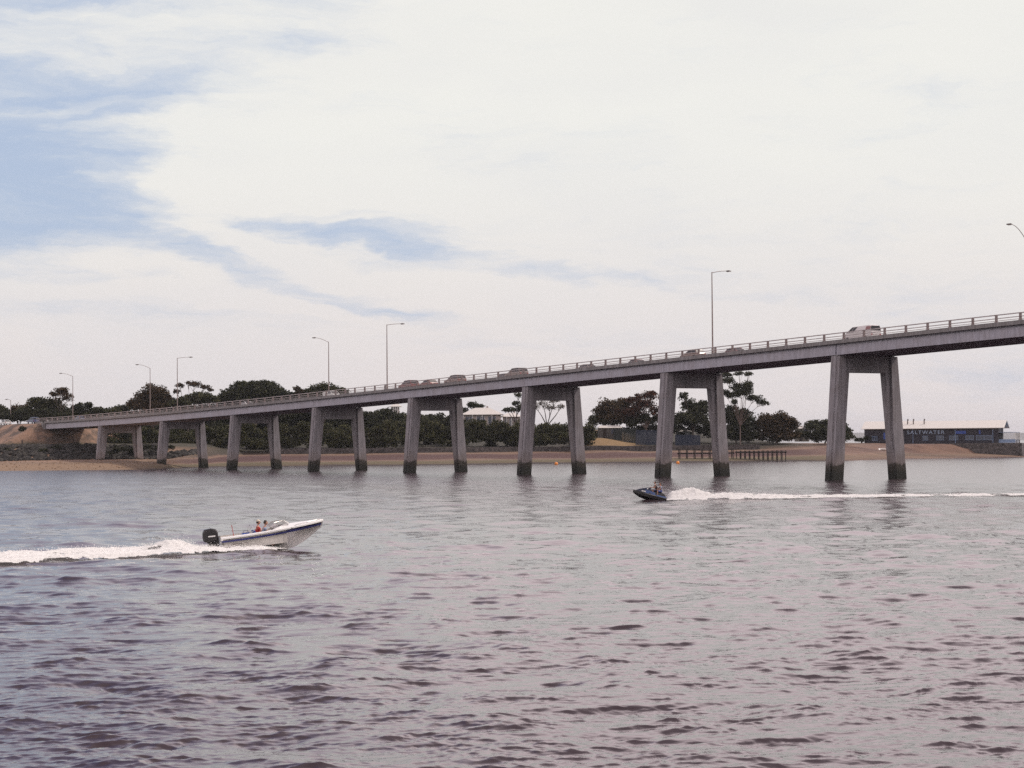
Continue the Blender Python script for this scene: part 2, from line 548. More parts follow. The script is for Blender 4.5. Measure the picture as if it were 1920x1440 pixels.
for k in range(-4, 8):
    s_ = SPAN * k
    zt = zbs(s_) - 0.10
    base = -3.0 if k < 6 else 0.0
    pier = empty('pier', (-s_, 0, 0), parent=bridge)
    leg_mesh(-1, zt, base, 0).build('leg', M['pier'], pier)
    leg_mesh(1, zt, base, 0).build('leg', M['pier'], pier)
    cb = MB()
    dp = 2.25 if k < 5 else 1.7
    cb.hexa([(-0.50, 2.45, zt - dp), (0.50, 2.45, zt - dp), (0.50, 8.85, zt - dp), (-0.50, 8.85, zt - dp),
             (-0.50, 1.52, zt - 0.05), (0.50, 1.52, zt - 0.05), (0.50, 9.75, zt - 0.05), (-0.50, 9.75, zt - 0.05)])
    cb.build('crossbeam', M['pier'], pier)
    for y0 in (0.50, 10.42):
        MB().box(-0.3, 0.3, y0, y0 + 0.4, zt - 0.048, zt + 0.098).build('bearing_pad', M['concrete'], pier)
    MB().box(-0.42, 0.42, 0.62, 10.7, zt + 0.12, zt + 1.5).build('diaphragm', M['girder'], pier)

# abutment at the far end
ab = MB()
z_ = zbs(S_END)
ab.box(-S_END - 2.0, -S_END - 0.05, 0.0, 11.3, 3.0, z_ - 0.05)
ab.box(-S_END - 2.0, -S_END - 0.9, 0.0, 11.3, z_ - 0.05, z_ + 1.64)
ab.box(-S_END - 6.5, -S_END - 2.02, -0.02, 0.5, 5.0, z_ + 1.95)
ab.box(-S_END - 6.5, -S_END - 2.02, 10.8, 11.32, 5.0, z_ + 1.95)
ab.box(-S_END - 0.9, -S_END + 0.35, -0.35, 0.33, z_ - 2.5, z_ + 1.44)
ab.build('abutment', M['concrete'], bridge)


def railing(y):
    root = None
    mb = MB()
    for zz, hh, tt in ((0.94, 0.13, 0.12), (0.50, 0.10, 0.09), (0.20, 0.07, 0.07)):
        sub = ribbon(S_START, S_END + 6, 9.5, lambda s: [(y - tt / 2, zbs(s) + 1.98 + zz - hh), (y + tt / 2, zbs(s) + 1.98 + zz - hh), (y + tt / 2, zbs(s) + 1.98 + zz), (y - tt / 2, zbs(s) + 1.98 + zz)])
        mb.add(sub.v, sub.f)
    r_ = mb.build('railing', M['rail'], bridge)
    pm = MB()
    pm.box(-0.13, 0.13, -0.13, 0.10, 0.0, 0.90)
    pm.box(-0.22, 0.22, -0.16, 0.16, -0.015, 0.06)
    first = None
    s_ = -80.0
    n = 0
    while s_ < S_END + 2:
        z_ = zbs(s_) + 1.98
        if first is None:
            first = pm.build('railing_post', M['post'], r_)
            o = first
        else:
            o = first.copy()
            COL.objects.link(o)
            o.parent = r_
        o.location = (-s_, y, z_)
        s_ += 3.9
        n += 1
    ex = MB()
    s_ = -83.9
    while s_ > S_START:
        z_ = zbs(s_) + 1.98
        ex.box(-s_ - 0.13, -s_ + 0.13, y - 0.13, y + 0.10, z_, z_ + 0.9)
        s_ -= 3.9
    tag(ex.build('railing_post', M['post'], r_), kind='stuff')
    return r_


railing(W0 + 0.20)
railing(W1 - 0.20)

# ------------------------------------------------------------------ street lamps
def lamp(label, s_, w_, ztop, armdir, arm_len=2.6, rise=0.45, base_z=None, rake=None):
    """armdir +1: arm reaches across the deck away from the camera, -1 towards it"""
    zbase = zbs(s_) + 1.80 if base_z is None else base_z
    p = bw(s_, w_, zbase)
    root = empty('street_lamp', p, (0, 0, BROT))
    tag(root, label, 'street lamp', 'street lamps along the bridge road')
    Hh = ztop - zbase
    pl = MB().tube([(0, 0, 0), (0, 0, Hh * 0.5), (0, 0, Hh)], [0.115, 0.095, 0.065], 10)
    pl.tube([(0, 0, 0.0), (0, 0, 1.1)], [0.19, 0.17], 10)
    pl.build('pole', M['lamp'], root, smooth=False)
    pts = []
    for i in range(9):
        t = i / 8
        pts.append((0, armdir * arm_len * t, Hh - 0.10 + rise * math.sin(t * PI * 0.5)))
    MB().tube(pts, [0.05 - 0.015 * i / 8 for i in range(9)], 8).build('arm', M['lamp'], root)
    hd = MB()
    e = armdir * arm_len
    zz = Hh - 0.10 + rise
    hd.loft([[(0.10, e - armdir * 0.1, zz - 0.03), (0.10, e - armdir * 0.1, zz + 0.06), (-0.10, e - armdir * 0.1, zz + 0.06), (-0.10, e - armdir * 0.1, zz - 0.03)],
             [(0.18, e + armdir * 0.25, zz - 0.12), (0.16, e + armdir * 0.25, zz + 0.13), (-0.16, e + armdir * 0.25, zz + 0.13), (-0.18, e + armdir * 0.25, zz - 0.12)],
             [(0.12, e + armdir * 0.75, zz - 0.05), (0.09, e + armdir * 0.75, zz + 0.06), (-0.09, e + armdir * 0.75, zz + 0.06), (-0.12, e + armdir * 0.75, zz - 0.05)]], close=True, cap=True)
    hd.build('lamp_head', M['lamp_head'], root)
    return root


lamp('tall street lamp on the near railing between the two largest piers, arm over road', 26.2, 0.35, 29.80, 1, 2.75, 0.35)
lamp('street lamp on the near railing with its arm over the dark cars at mid bridge', 122.4, 0.35, 27.30, 1, 3.0, 0.30)
lamp('street lamp on the near railing beside the thin umbrella shaped tree crown', 218.6, 0.35, 24.90, 1, 3.0, 0.30)
lamp('street lamp on the far railing beside the small flat bed truck', 165.7, 10.9, 26.30, -1, 3.0, 0.85)
lamp('street lamp on the far side rising in front of the round reddish green tree', 259.5, 10.9, 24.20, -1, 3.0, 0.85)
lamp('street lamp on the far side just past the bridge end, above the drooping gum tree', 312.1, 10.9, 23.90, -1, 3.0, 0.75, base_z=11.6)
lamp('street lamp at the right photo edge, only its curved arm and head showing', -24.6, 10.9, 30.1, -1, 3.0, 2.3)
lamp('street lamp on the embankment seen end on beside the white car', 362.0, 11.0, 18.6, -1, 0.9, 0.25, base_z=11.0)

# ------------------------------------------------------------------ vehicles
def wheel(parent, x, y, r=0.32, w_=0.2):
    wl = MB().tube([(x, y - w_ / 2, r), (x, y + w_ / 2, r)], r, 18).build('wheel', M['rubber'], parent)
    MB().tube([(x, y - w_ / 2 - 0.01, r), (x, y + w_ / 2 + 0.01, r)], r * 0.6, 12).build('rim', PAINT['silver'], wl)


def car(label, cat, name, s_, w_, paint, style='hatch', face=1, group='vehicles crossing the bridge', z=None):
    z0 = (zbs(s_) + 1.70) if z is None else z
    slope = math.atan((zbs(s_ - 3) - zbs(s_ + 3)) / 6) if z is None else 0
    root = empty(name, bw(s_, w_, z0), (0, -slope * face, BROT + (0 if face > 0 else PI)))
    tag(root, label, cat, group)
    # side profile (x forward, z), lower body then cabin
    if style == 'hatch': L, body, cab, Wd = 4.2, [(-2.1, .35), (-2.12, .75), (-2.0, .92), (1.0, .92), (1.7, .82), (2.08, .62), (2.1, .35)], [(-1.95, .9), (-1.55, 1.42), (-0.9, 1.49), (0.15, 1.45), (1.0, .9)], 1.7
    elif style == 'sedan': L, body, cab, Wd = 4.6, [(-2.3, .35), (-2.3, .8), (-2.1, .92), (1.0, .92), (2.0, .78), (2.3, .6), (2.3, .35)], [(-1.6, .9), (-1.0, 1.38), (-0.3, 1.44), (0.3, 1.40), (1.1, .9)], 1.76
    elif style == 'suv': L, body, cab, Wd = 4.8, [(-2.4, .45), (-2.4, 1.0), (-2.3, 1.1), (1.2, 1.1), (2.2, 1.0), (2.4, .8), (2.4, .45)], [(-2.3, 1.08), (-2.05, 1.72), (-1.2, 1.80), (0.3, 1.76), (1.2, 1.08)], 1.86
    elif style == 'ute': L, body, cab, Wd = 5.0, [(-2.5, .5), (-2.5, 1.1), (-2.45, 1.15), (1.2, 1.15), (2.2, 1.0), (2.45, .8), (2.45, .5)], [(-0.6, 1.13), (-0.5, 1.72), (-0.1, 1.80), (0.7, 1.76), (1.35, 1.13)], 1.85
    else: L, body, cab, Wd = 5.6, [(-2.8, .45), (-2.8, 1.2), (-2.78, 1.25), (1.9, 1.25), (2.6, 1.05), (2.8, .8), (2.8, .45)], [(-2.78, 1.23), (-2.7, 1.95), (-2.4, 2.06), (0.9, 2.02), (2.1, 1.23)], 1.95
    hb = Wd / 2

    def shell(pts, inset, zmin, zmax):
        secs = []
        for t in (-1, -0.86, 0.86, 1):
            sec = []
            for x, z in pts:
                k = (z - zmin) / max(1e-6, (zmax - zmin))
                yy = t * (hb - inset * k)
                sh = 0.985 if abs(t) == 1 else 1.0
                sec.append((x * sh, yy, z - (0.02 if abs(t) == 1 and k > 0.5 else 0)))
            secs.append(sec)
        return MB().loft(secs, close=True, cap=True)
    shell(body, 0.04, 0.35, 1.0).build('body', PAINT[paint], root, smooth=False)
    shell(cab, 0.2, cab[0][1], max(z for _, z in cab)).build('cabin', PAINT[paint], root)
    # glazing slightly proud of the cabin sides and ends
    ct = max(z for _, z in cab)
    cbm = cab[0][1]
    gz0, gz1 = cbm + 0.06, ct - 0.10

    def cx(front, z):
        pts = cab[-2:] if front else cab[:2]
        (x0, z0_), (x1, z1_) = (pts[0], pts[1])
        return x0 + (x1 - x0) * (z - z0_) / (z1_ - z0_)

    def cy(z): return hb - 0.2 * (z - cbm) / (ct - cbm) + 0.006
    for sd in (-1, 1):
        xb0, xb1, xf0, xf1 = cx(0, gz0) + 0.15, cx(0, gz1) + 0.15, cx(1, gz0) - 0.15, cx(1, gz1) - 0.12
        xs_ = [0, 0.46, 0.50, 1] if style not in ('van',) else [0.70, 0.84, 0.86, 1]
        for a_, b_ in ((xs_[0], xs_[1]), (xs_[2], xs_[3])):
            f = lambda t, q0, q1: q0 + (q1 - q0) * t
            q = [(f(a_, xb0, xf0), sd * cy(gz0), gz0), (f(b_, xb0, xf0), sd * cy(gz0), gz0), (f(b_, xb1, xf1), sd * cy(gz1), gz1), (f(a_, xb1, xf1), sd * cy(gz1), gz1)]
            q2 = [(x, y - sd * 0.03, z) for x, y, z in q]
            MB().hexa([q2[0], q2[1], q[1], q[0], q2[3], q2[2], q[2], q[3]]).build('side_window', M['carglass'], root)
    for fr, nm in ((True, 'windscreen'), (False, 'rear_window')):
        dx = 0.012 if fr else -0.012
        ww0, ww1 = cy(gz0) - 0.08, cy(gz1) - 0.08
        q = [(cx(fr, gz0) + dx, -ww0, gz0), (cx(fr, gz0) + dx, ww0, gz0), (cx(fr, gz1) + dx, ww1, gz1), (cx(fr, gz1) + dx, -ww1, gz1)]
        q2 = [(x - dx * 3, y, z) for x, y, z in q]
        MB().hexa([q2[0], q[0], q[1], q2[1], q2[3], q[3], q[2], q2[2]]).build(nm, M['carglass'], root)
    if style == 'van':
        MB().hexa([(-2.72, -hb - 0.01, 1.35), (-1.75, -hb - 0.01, 1.35), (-1.75, hb + 0.01, 1.35), (-2.72, hb + 0.01, 1.35), (-2.68, -hb + 0.15, 1.9), (-1.85, -hb + 0.15, 1.9), (-1.85, hb - 0.15, 1.9), (-2.68, hb - 0.15, 1.9)]).build('rear_quarter_glass', PAINT['maroon'], root)
    if style == 'ute':
        tr = MB()
        tr.box(-2.5, -0.75, -hb, -hb + 0.06, 1.10, 1.62).box(-2.5, -0.75, hb - 0.06, hb, 1.10, 1.62).box(-2.5, -2.44, -hb, hb, 1.10, 1.62)
        tr.build('tray_sides', PAINT[paint], root)
    for x in (-L * 0.31, L * 0.32):
        for sd in (-1, 1): wheel(root, x, sd * (hb - 0.09), 0.33)
    for sd in (-1, 1):
        zl = body[-3][1] + 0.0
        MB().box(body[-2][0] - 0.12, body[-2][0] + 0.02, sd * (hb - 0.32) - 0.16, sd * (hb - 0.32) + 0.16, zl - 0.12, zl + 0.02).build('headlight', M['headlight'], root)
        MB().box(body[0][0] - 0.02, body[0][0] + 0.1, sd * (hb - 0.22) - 0.12, sd * (hb - 0.22) + 0.12, 0.7, 0.86).build('tail_light', M['tail'], root)
    return root


car('pale silver van with a dark reddish rear window above the largest pier', 'van', 'van', -1.9, 3.4, 'pale', 'van', -1)
car('reddish brown hatchback just left of the tallest lamp post on the near railing', 'car', 'car', 34.5, 3.2, 'brown', 'hatch', -1)
car('low reddish car right behind the brown hatchback near the tallest lamp post', 'car', 'car', 28.6, 6.9, 'maroon', 'hatch', 1)
car('tan hatchback crossing alone above the third pier from the right', 'car', 'car', 66.5, 6.8, 'tan', 'hatch', 1)
car('low dark car above the gap between second and third piers from the right', 'car', 'car', 54.0, 7.4, 'maroon', 'sedan', 1)
car('silver brown station wagon left of the third pier from the right', 'car', 'car', 83.0, 3.3, 'tan', 'suv', -1)
car('small dark car following behind the silver brown wagon', 'car', 'car', 91.5, 7.0, 'grey', 'hatch', 1)
car('tall rounded brown people mover above the fourth pier from the right', 'car', 'car', 103.0, 3.3, 'brown', 'suv', -1)
car('small maroon car in the queue between the brown people mover and the lamp post', 'car', 'car', 112.5, 3.3, 'maroon', 'hatch', -1)
car('large reddish brown car right beside the middle lamp post', 'car', 'car', 119.5, 3.3, 'maroon', 'suv', -1)
car('small white flat bed truck with open tray beside a far side lamp post', 'truck', 'ute', 156.5, 6.9, 'white', 'ute', 1)
car('white sedan crossing in front of the big dome shaped tree', 'car', 'car', 196.0, 6.9, 'white', 'sedan', 1)
car('blue grey sedan whose roof just shows above the railing at the far bridge end', 'car', 'car', 296.0, 6.9, 'blue', 'sedan', 1)
car('grey four wheel drive with pale roof leaving the bridge end', 'car', 'car', 321.0, 3.2, 'blue', 'suv', -1, z=11.25)
car('white hatchback on the embankment road at the left edge', 'car', 'car', 343.0, 3.0, 'white', 'hatch', -1, z=11.15)

# ------------------------------------------------------------------ terrain
_PX = np.array([-600, -400, -250, -111, -80, -76, -70, -23, 5, 32, 70, 78, 88, 109, 147, 190, 300])
_PY = np.array([330, 380, 420, 440, 445, 462, 483, 484, 498, 504, 514, 508, 520, 560, 583, 612, 700])
PROF = {
    -600: ([-60, 0, 18, 60, 69, 80, 200, 400], [-3, 0, 1.2, 1.8, 5.0, 5.6, 7, 10]),
    -86: ([-60, 0, 18, 60, 69, 80, 200, 400], [-3, 0, 1.2, 1.8, 5.0, 5.6, 8, 12]),
    -76: ([-60, 0, 18, 45, 50, 62, 200, 400], [-3, 0, 1.0, 2.4, 3.2, 4.2, 10, 14]),
    -60: ([-60, 0, 3, 46, 46.9, 60, 140, 400], [-3, 0, .25, 2.9, 4.0, 4.6, 9.5, 14]),
    66: ([-60, 0, 3, 46, 46.9, 60, 140, 400], [-3, 0, .25, 2.9, 3.8, 4.6, 8, 10]),
    82: ([-60, 0, 5, 40, 55, 80, 100, 400], [-3, 0, .5, 3.3, 4.2, 4.3, 4.4, 4.4]),
    108: ([-60, 0, 5, 34, 44, 80, 100, 400], [-3, 0, .5, 3.6, 4.1, 4.1, 4.1, 4.1]),
    118: ([-60, 0, 5, 20, 24, 80, 100, 400], [-3, 0, .4, 1.3, 3.8, 4.1, 4.1, 4.1]),
    150: ([-60, 0, 5, 18, 19.5, 80, 100, 400], [-3, 0, .4, 1.1, 3.8, 4.0, 4.0, 4.0]),
    160: ([-60, 0, 8, 18, 19.5, 80, 100, 400], [-3, -.6, -.8, -1, -1, -1.2, -1.2, -2]),
    300: ([-60, 0, 8, 18, 19.5, 80, 100, 400], [-3, -2, -2, -2, -2, -2, -2, -2]),
}
_keys = sorted(PROF)


def vnoise(x, y, sc, seed=0):
    x = np.asarray(x, float) / sc
    y = np.asarray(y, float) / sc
    xi, yi = np.floor(x).astype(int), np.floor(y).astype(int)
    fx, fy = x - xi, y - yi
    fx, fy = fx * fx * (3 - 2 * fx), fy * fy * (3 - 2 * fy)

    def hsh(a_, b_):
        q = (a_ * 374761393 + b_ * 668265263 + seed * 1442695041) & 0xffffffff
        q = ((q ^ (q >> 13)) * 1274126177) & 0xffffffff
        return ((q ^ (q >> 16)) & 0xffff) / 65535.0
    return (hsh(xi, yi) * (1 - fx) + hsh(xi + 1, yi) * fx) * (1 - fy) + (hsh(xi, yi + 1) * (1 - fx) + hsh(xi + 1, yi + 1) * fx) * fy


def shore_d(X, Y):
    return Y - (np.interp(X, _PX, _PY) + 3.0 * (vnoise(X, 0 * X, 17, 3) - 0.5))


def ground(X, Y):
    X = np.asarray(X, float)
    Y = np.asarray(Y, float)
    d = shore_d(X, Y)
    out = np.zeros_like(X + Y)
    vals = [np.interp(d, *PROF[k]) for k in _keys]
    for i in range(len(_keys) - 1):
        a_, b_ = _keys[i], _keys[i + 1]
        m_ = (X >= a_) & (X <= b_)
        t = (X - a_) / (b_ - a_)
        out = np.where(m_, vals[i] * (1 - t) + vals[i + 1] * t, out)
    up = np.clip(d / 40, 0, 1)
    out = out + up * 0.5 * (vnoise(X, Y, 9, 1) - 0.5) + 0.10 * (vnoise(X, Y, 2.5, 2) - 0.5) * np.clip(d / 4, 0, 1)
    # sand mounds behind the left end of the bridge
    for mx, my, mr, mh in ((-113, 546, 3.6, 4.0), (-107, 547, 4.5, 2.2), (-99, 545, 5, 1.0)):
        out = out + mh * np.exp(-((X - mx) ** 2 + ((Y - my) * 0.8) ** 2) / (mr * mr))
    # grass bank behind the seawall right of mid photo
    out = out + 1.8 * np.exp(-((X - 24) ** 2 / 60 + (Y - 561) ** 2 / 60))
    # approach embankment
    s_ = -((X - B0.x) * BX.x + (Y - B0.y) * BX.y)
    w_ = (X - B0.x) * BY.x + (Y - B0.y) * BY.y
    top = 11.2 - np.clip((s_ - 330) * 0.012, 0, 4)
    emb = top - np.maximum(0, np.maximum(-1.2 - w_, w_ - 12.5)) / 1.7 - np.maximum(0, S_END + 1.5 - s_) / 1.15
    emb = emb + np.where(emb < top - 0.1, 0.7 * (vnoise(X, Y, 4, 5) - 0.5), 0)
    return np.maximum(out, emb)


xs = np.concatenate([np.arange(-560, -170, 10), np.arange(-170, 160, 1.25), np.arange(160, 300, 10)])
ys = np.concatenate([np.arange(330, 430, 8), np.arange(430, 625, 1.25), np.arange(625, 780, 6)])
GX, GY = np.meshgrid(xs, ys)
GZ = ground(GX, GY)
GD = shore_d(GX, GY)
s_ = -((GX - B0.x) * BX.x + (GY - B0.y) * BX.y)
w_ = (GX - B0.x) * BY.x + (GY - B0.y) * BY.y
mound = (GX > -118) & (GX < -92) & (GY > 538) & (GY < 556)
EM = np.where(mound, 1.0, 0.0) + np.where((s_ > S_END - 14) & (w_ > -14) & (w_ < 26) & (GZ > 5.9), 1.0, 0.0)
mt = bpy.data.materials.new('shore_ground')
mt.use_nodes = True
t = NT(mt.node_tree)
at = t.n('ShaderNodeAttribute', _attribute_name='shore')
ae_ = t.n('ShaderNodeAttribute', _attribute_name='bank')
geo = t.n('ShaderNodeNewGeometry')
pos = geo.outputs['Position']
sp = t.n('ShaderNodeSeparateXYZ', Vector=pos)
stv = t.n('ShaderNodeMapping', Vector=pos, Scale=(0.12, 1.0, 1.0))
nz = t.noise(stv, 0.25, 6, 0.65)
nf = t.noise(pos, 1.3, 6, 0.7)
dd = t.m('ADD', at.outputs['Fac'], t.m('MULTIPLY', t.m('SUBTRACT', nz, 0.5), 14.0))
dn = t.m('DIVIDE', dd, 70.0)
flat = t.ramp(dn, [(0.0, (0.030, 0.024, 0.022)), (0.035, (0.05, 0.035, 0.028)), (0.06, (0.13, 0.095, 0.050)), (0.12, (0.135, 0.115, 0.050)), (0.19, (0.16, 0.13, 0.07)),
                   (0.235, (0.25, 0.17, 0.12)), (0.28, (0.115, 0.055, 0.045)), (0.40, (0.095, 0.042, 0.038)), (0.52, (0.12, 0.062, 0.052)), (0.585, (0.28, 0.19, 0.135)), (0.63, (0.17, 0.11, 0.08)), (0.66, (0.06, 0.05, 0.035)), (0.8, (0.05, 0.045, 0.025)), (1.0, (0.035, 0.035, 0.018))])
sand = t.ramp(t.m('DIVIDE', at.outputs['Fac'], 70.0), [(0.0, (0.22, 0.145, 0.09)), (0.15, (0.24, 0.155, 0.092)), (0.5, (0.20, 0.132, 0.085)), (0.75, (0.30, 0.19, 0.13)), (0.95, (0.26, 0.17, 0.115)), (1.0, (0.05, 0.045, 0.025))])
left = t.maprange(sp.outputs[0], -74, -88)
rt = t.maprange(sp.outputs[0], 74, 92, 0, 0.65)
flat = t.mix(1.0, flat, (0.74, 0.70, 0.68), 'MULTIPLY')
c = t.mix(left, flat, sand)
c = t.mix(rt, c, t.mix(t.maprange(nz, 0.35, 0.6), (0.10, 0.055, 0.042), (0.24, 0.145, 0.10)))
bankc = t.mix(t.maprange(t.noise(pos, 0.22, 5, 0.6), 0.4, 0.6), (0.11, 0.078, 0.06), (0.30, 0.185, 0.125))
c = t.mix(ae_.outputs['Fac'], c, bankc)
grs = t.m('MULTIPLY', t.maprange(sp.outputs[0], 17, 20), t.m('MULTIPLY', t.maprange(sp.outputs[0], 38, 32), t.maprange(at.outputs['Fac'], 47.5, 49)))
c = t.mix(grs, c, t.mix(nf, (0.28, 0.16, 0.075), (0.19, 0.14, 0.06)))
c = t.mix(t.maprange(nf, 0.35, 0.75, 0, 0.5), c, t.mix(0.6, c, (0.03, 0.022, 0.018)))
p = t.n('ShaderNodeBsdfPrincipled', Base__Color=c, Roughness=0.9)
t.put(p.inputs['Normal'], t.n('ShaderNodeBump', Strength=0.8, Distance=0.15, Height=nf).outputs[0])
t.n('ShaderNodeOutputMaterial', Surface=p)
ter = np_mesh('ground', np.stack([GX, GY, GZ], -1).reshape(-1, 3), grid_faces(len(ys), len(xs)), mt, smooth=True, attrs={'shore': GD.ravel(), 'bank': EM.ravel()})
tag(ter, kind='structure')

# approach road on the embankment
rv = []
for i in range(24):
    s2 = S_END + 2.1 + i * 6.0
    zt_ = 11.2 - max(0, (s2 - 330) * 0.012) + 0.12
    for ww in (0.9, 10.4):
        rv.append(tuple(bw(s2, ww, zt_)))
o = np_mesh('road', rv, [(2 * i, 2 * i + 1, 2 * i + 3, 2 * i + 2) for i in range(23)], M['asphalt'])
tag(o, kind='structure')


def atY(u, v, Y):
    X = u - 960
    V = v - 720
    c_, s_ = math.cos(ROLL), math.sin(ROLL)
    x, y = X * c_ - V * s_, X * s_ + V * c_
    cp, sp_ = math.cos(PITCH), math.sin(PITCH)
    f = 3796.3
    d = (x / f, cp + y / f * sp_, sp_ - y / f * cp)
    return Vector((d[0] / d[1] * Y, Y, H + d[2] / d[1] * Y))


# ------------------------------------------------------------------ water
def build_water():
    ang = np.concatenate([np.linspace(-PI, -R(24), 90)[:-1], np.arange(-R(24), R(24), 0.0014), np.linspace(R(24), PI, 90)])
    rr = [1.5]
    while rr[-1] < 16500:
        r_ = rr[-1]
        if r_ < 27: dr = 0.35
        elif r_ < 640: dr = max(0.05, r_ * r_ * 2.8e-5)
        else: dr = r_ * 0.08
        rr.append(r_ + dr)
    rr = np.array(rr)
    rr[-1] = 17000
    A, Rr = np.meshgrid(ang, rr)
    X = (Rr * np.sin(A)).astype(np.float32)
    Y = (Rr * np.cos(A)).astype(np.float32)
    dr = np.gradient(rr)[:, None].astype(np.float32)
    g_ = np.random.default_rng(11)
    n = 150
    wind = R(-78)          # direction the waves travel: mostly towards the camera
    gust = (0.42 + 1.75 * vnoise(X * 0.55, Y, 0.6, 21) ** 1.9 + 0.8 * vnoise(X, Y, 8, 23) ** 2 + 0.4 * (vnoise(X, Y, 27, 22) - 0.5)).astype(np.float32)
    gust = np.minimum(gust * (1.06 + 0.7 * np.clip((Rr - 45) / 110, 0, 1)), 1.75).astype(np.float32)
    Z = np.zeros_like(X)
    DX = np.zeros_like(X)
    DY = np.zeros_like(X)
    lam = np.exp(g_.uniform(np.log(0.12), np.log(1.35), n))
    for i in range(n):
        L = lam[i]
        th = wind + g_.normal(0, 0.62 if i < 138 else 0.8)
        slope = 0.15 * (1.15 if L < 0.6 else 1.15 * (0.6 / L) ** 0.8) * math.sqrt(2.0 / n)
        if i >= 138:
            L = lam[i] = g_.uniform(2.6, 7.0)
            slope = 0.050 * math.sqrt(2.0 / 12)
        k = 2 * PI / L
        amp = slope / k
        att = np.clip((L / (2.0 * dr) - 0.5) / 1.0, 0, 1)
        if att.max() <= 0: continue
        rows = np.where(att[:, 0] > 0)[0]
        r0, r1 = rows[0], rows[-1] + 1
        ph = (k * (X[r0:r1] * math.cos(th) + Y[r0:r1] * math.sin(th)) + g_.uniform(0, 2 * PI)).astype(np.float32)
        a_ = att[r0:r1] * amp
        Z[r0:r1] += a_ * np.cos(ph)
        sn = a_ * np.sin(ph) * 0.85
        DX[r0:r1] -= sn * math.cos(th)
        DY[r0:r1] -= sn * math.sin(th)
    Z *= gust
    X2, Y2 = X + DX * gust, Y + DY * gust
    # hollow and shoulder where the speedboat hull presses the surface
    m_ = bpy.data.materials.new('sea_water')
    m_.use_nodes = True
    t = NT(m_.node_tree)
    geo = t.n('ShaderNodeNewGeometry')
    pos = geo.outputs['Position']
    dist = t.n('ShaderNodeVectorMath', _operation='LENGTH', i0=pos).outputs['Value']
    sv = t.n('ShaderNodeMapping', Vector=pos, Rotation=(0, 0, R(8)), Scale=(0.55, 1.0, 1.0))
    b1 = t.noise(sv, 1.1, 5, 0.62)
    b2 = t.noise(sv, 5.5, 4, 0.6)
    far = t.maprange(dist, 60, 240)
    hgt = t.m('ADD', t.m('MULTIPLY', b1, t.m('MULTIPLY_ADD', far, 0.09, 0.006)), t.m('MULTIPLY', b2, 0.010))
    bp = t.n('ShaderNodeBump', Strength=1.0, Distance=1.0, Height=hgt)
    rgh = t.m('ADD', t.maprange(dist, 60, 160, 0.03, 0.08, False), t.maprange(dist, 130, 300, 0.0, 0.10, False))
    p = t.n('ShaderNodeBsdfPrincipled', Base__Color=(0.038, 0.025, 0.030), Roughness=rgh, IOR=1.46)
    p.inputs['Specular Tint'].default_value = (1.0, 0.93, 0.94, 1)
    t.put(p.inputs['Normal'], bp.outputs[0])
    t.n('ShaderNodeOutputMaterial', Surface=p)
    o = np_mesh('water', np.stack([X2, Y2, Z], -1).reshape(-1, 3), grid_faces(len(rr), len(ang))[:, ::-1], m_, smooth=True)
    tag(o, kind='structure')


build_water()

# ------------------------------------------------------------------ far hills
def hills():
    n = 160
    hx = np.linspace(-8000, 8000, n)
    prof = 36 + 32 * vnoise(hx, hx * 0, 1900, 8) + 12 * vnoise(hx, hx * 0, 450, 9)
    rows = []
    for k, (yy, f) in enumerate(((13600, -0.1), (13800, 0.55), (14300, 1.0), (15400, 0.8), (16400, -0.1))):
        rows.append(np.stack([hx, yy + 120 * vnoise(hx, hx * 0 + k, 500, 4), prof * f * (1 + 0.1 * vnoise(hx, hx * 0 + k * 9, 90, 6))], -1))
    o = np_mesh('hills', np.concatenate(rows), grid_faces(5, n), pmat('distant_hill_scrub', (0.10, 0.095, 0.07), 0.95, vscale=0.004, coords='Object'), smooth=True)
    tag(o, kind='structure')


hills()

# ------------------------------------------------------------------ vegetation
def crown_points(lobes, dens, qs, seed):
    g_ = np.random.default_rng(seed)
    P, S = [], []
    for (c, r) in lobes:
        c = np.array(c)
        r = np.array(r)
        rm = float(np.mean(r))
        K = int(np.clip(14 + rm * rm * 4.5, 14, 150))
        d = g_.normal(size=(K, 3))
        d /= np.linalg.norm(d, axis=1)[:, None]
        d[:, 2] = np.where(d[:, 2] < -0.35, -d[:, 2], d[:, 2])
        cc = c + d * r * g_.uniform(0.30, 0.98, (K, 1))
        cr = g_.uniform(0.22, 0.38, K) * min(rm, 3.6) + 0.30
        for j in range(K):
            m_ = int(dens * (cr[j] ** 2) * 26) + 8
            q = g_.normal(size=(m_, 3))
            q /= np.linalg.norm(q, axis=1)[:, None]
            q = cc[j] + q * cr[j] * g_.uniform(0.35, 1.0, (m_, 1)) * np.array([1.15, 1.15, 0.8])
            P.append(q)
            S.append(g_.uniform(0.6, 1.3, m_) * qs)
    return np.concatenate(P), np.concatenate(S), g_


def leaf_mesh(P, S, g_):
    n = len(P)
    a_ = g_.normal(size=(n, 3))
    a_ /= np.linalg.norm(a_, axis=1)[:, None]
    b_ = g_.normal(size=(n, 3))
    b_ -= a_ * np.sum(a_ * b_, 1)[:, None]
    b_ /= np.linalg.norm(b_, axis=1)[:, None]
    a_ *= (S * 0.5)[:, None]
    b_ *= (S * 0.38)[:, None]
    V = np.stack([P - a_, P - b_ * 0.9, P + a_, P + b_], 1).reshape(-1, 3)
    return V, np.arange(4 * n).reshape(-1, 4)


TREES = 0


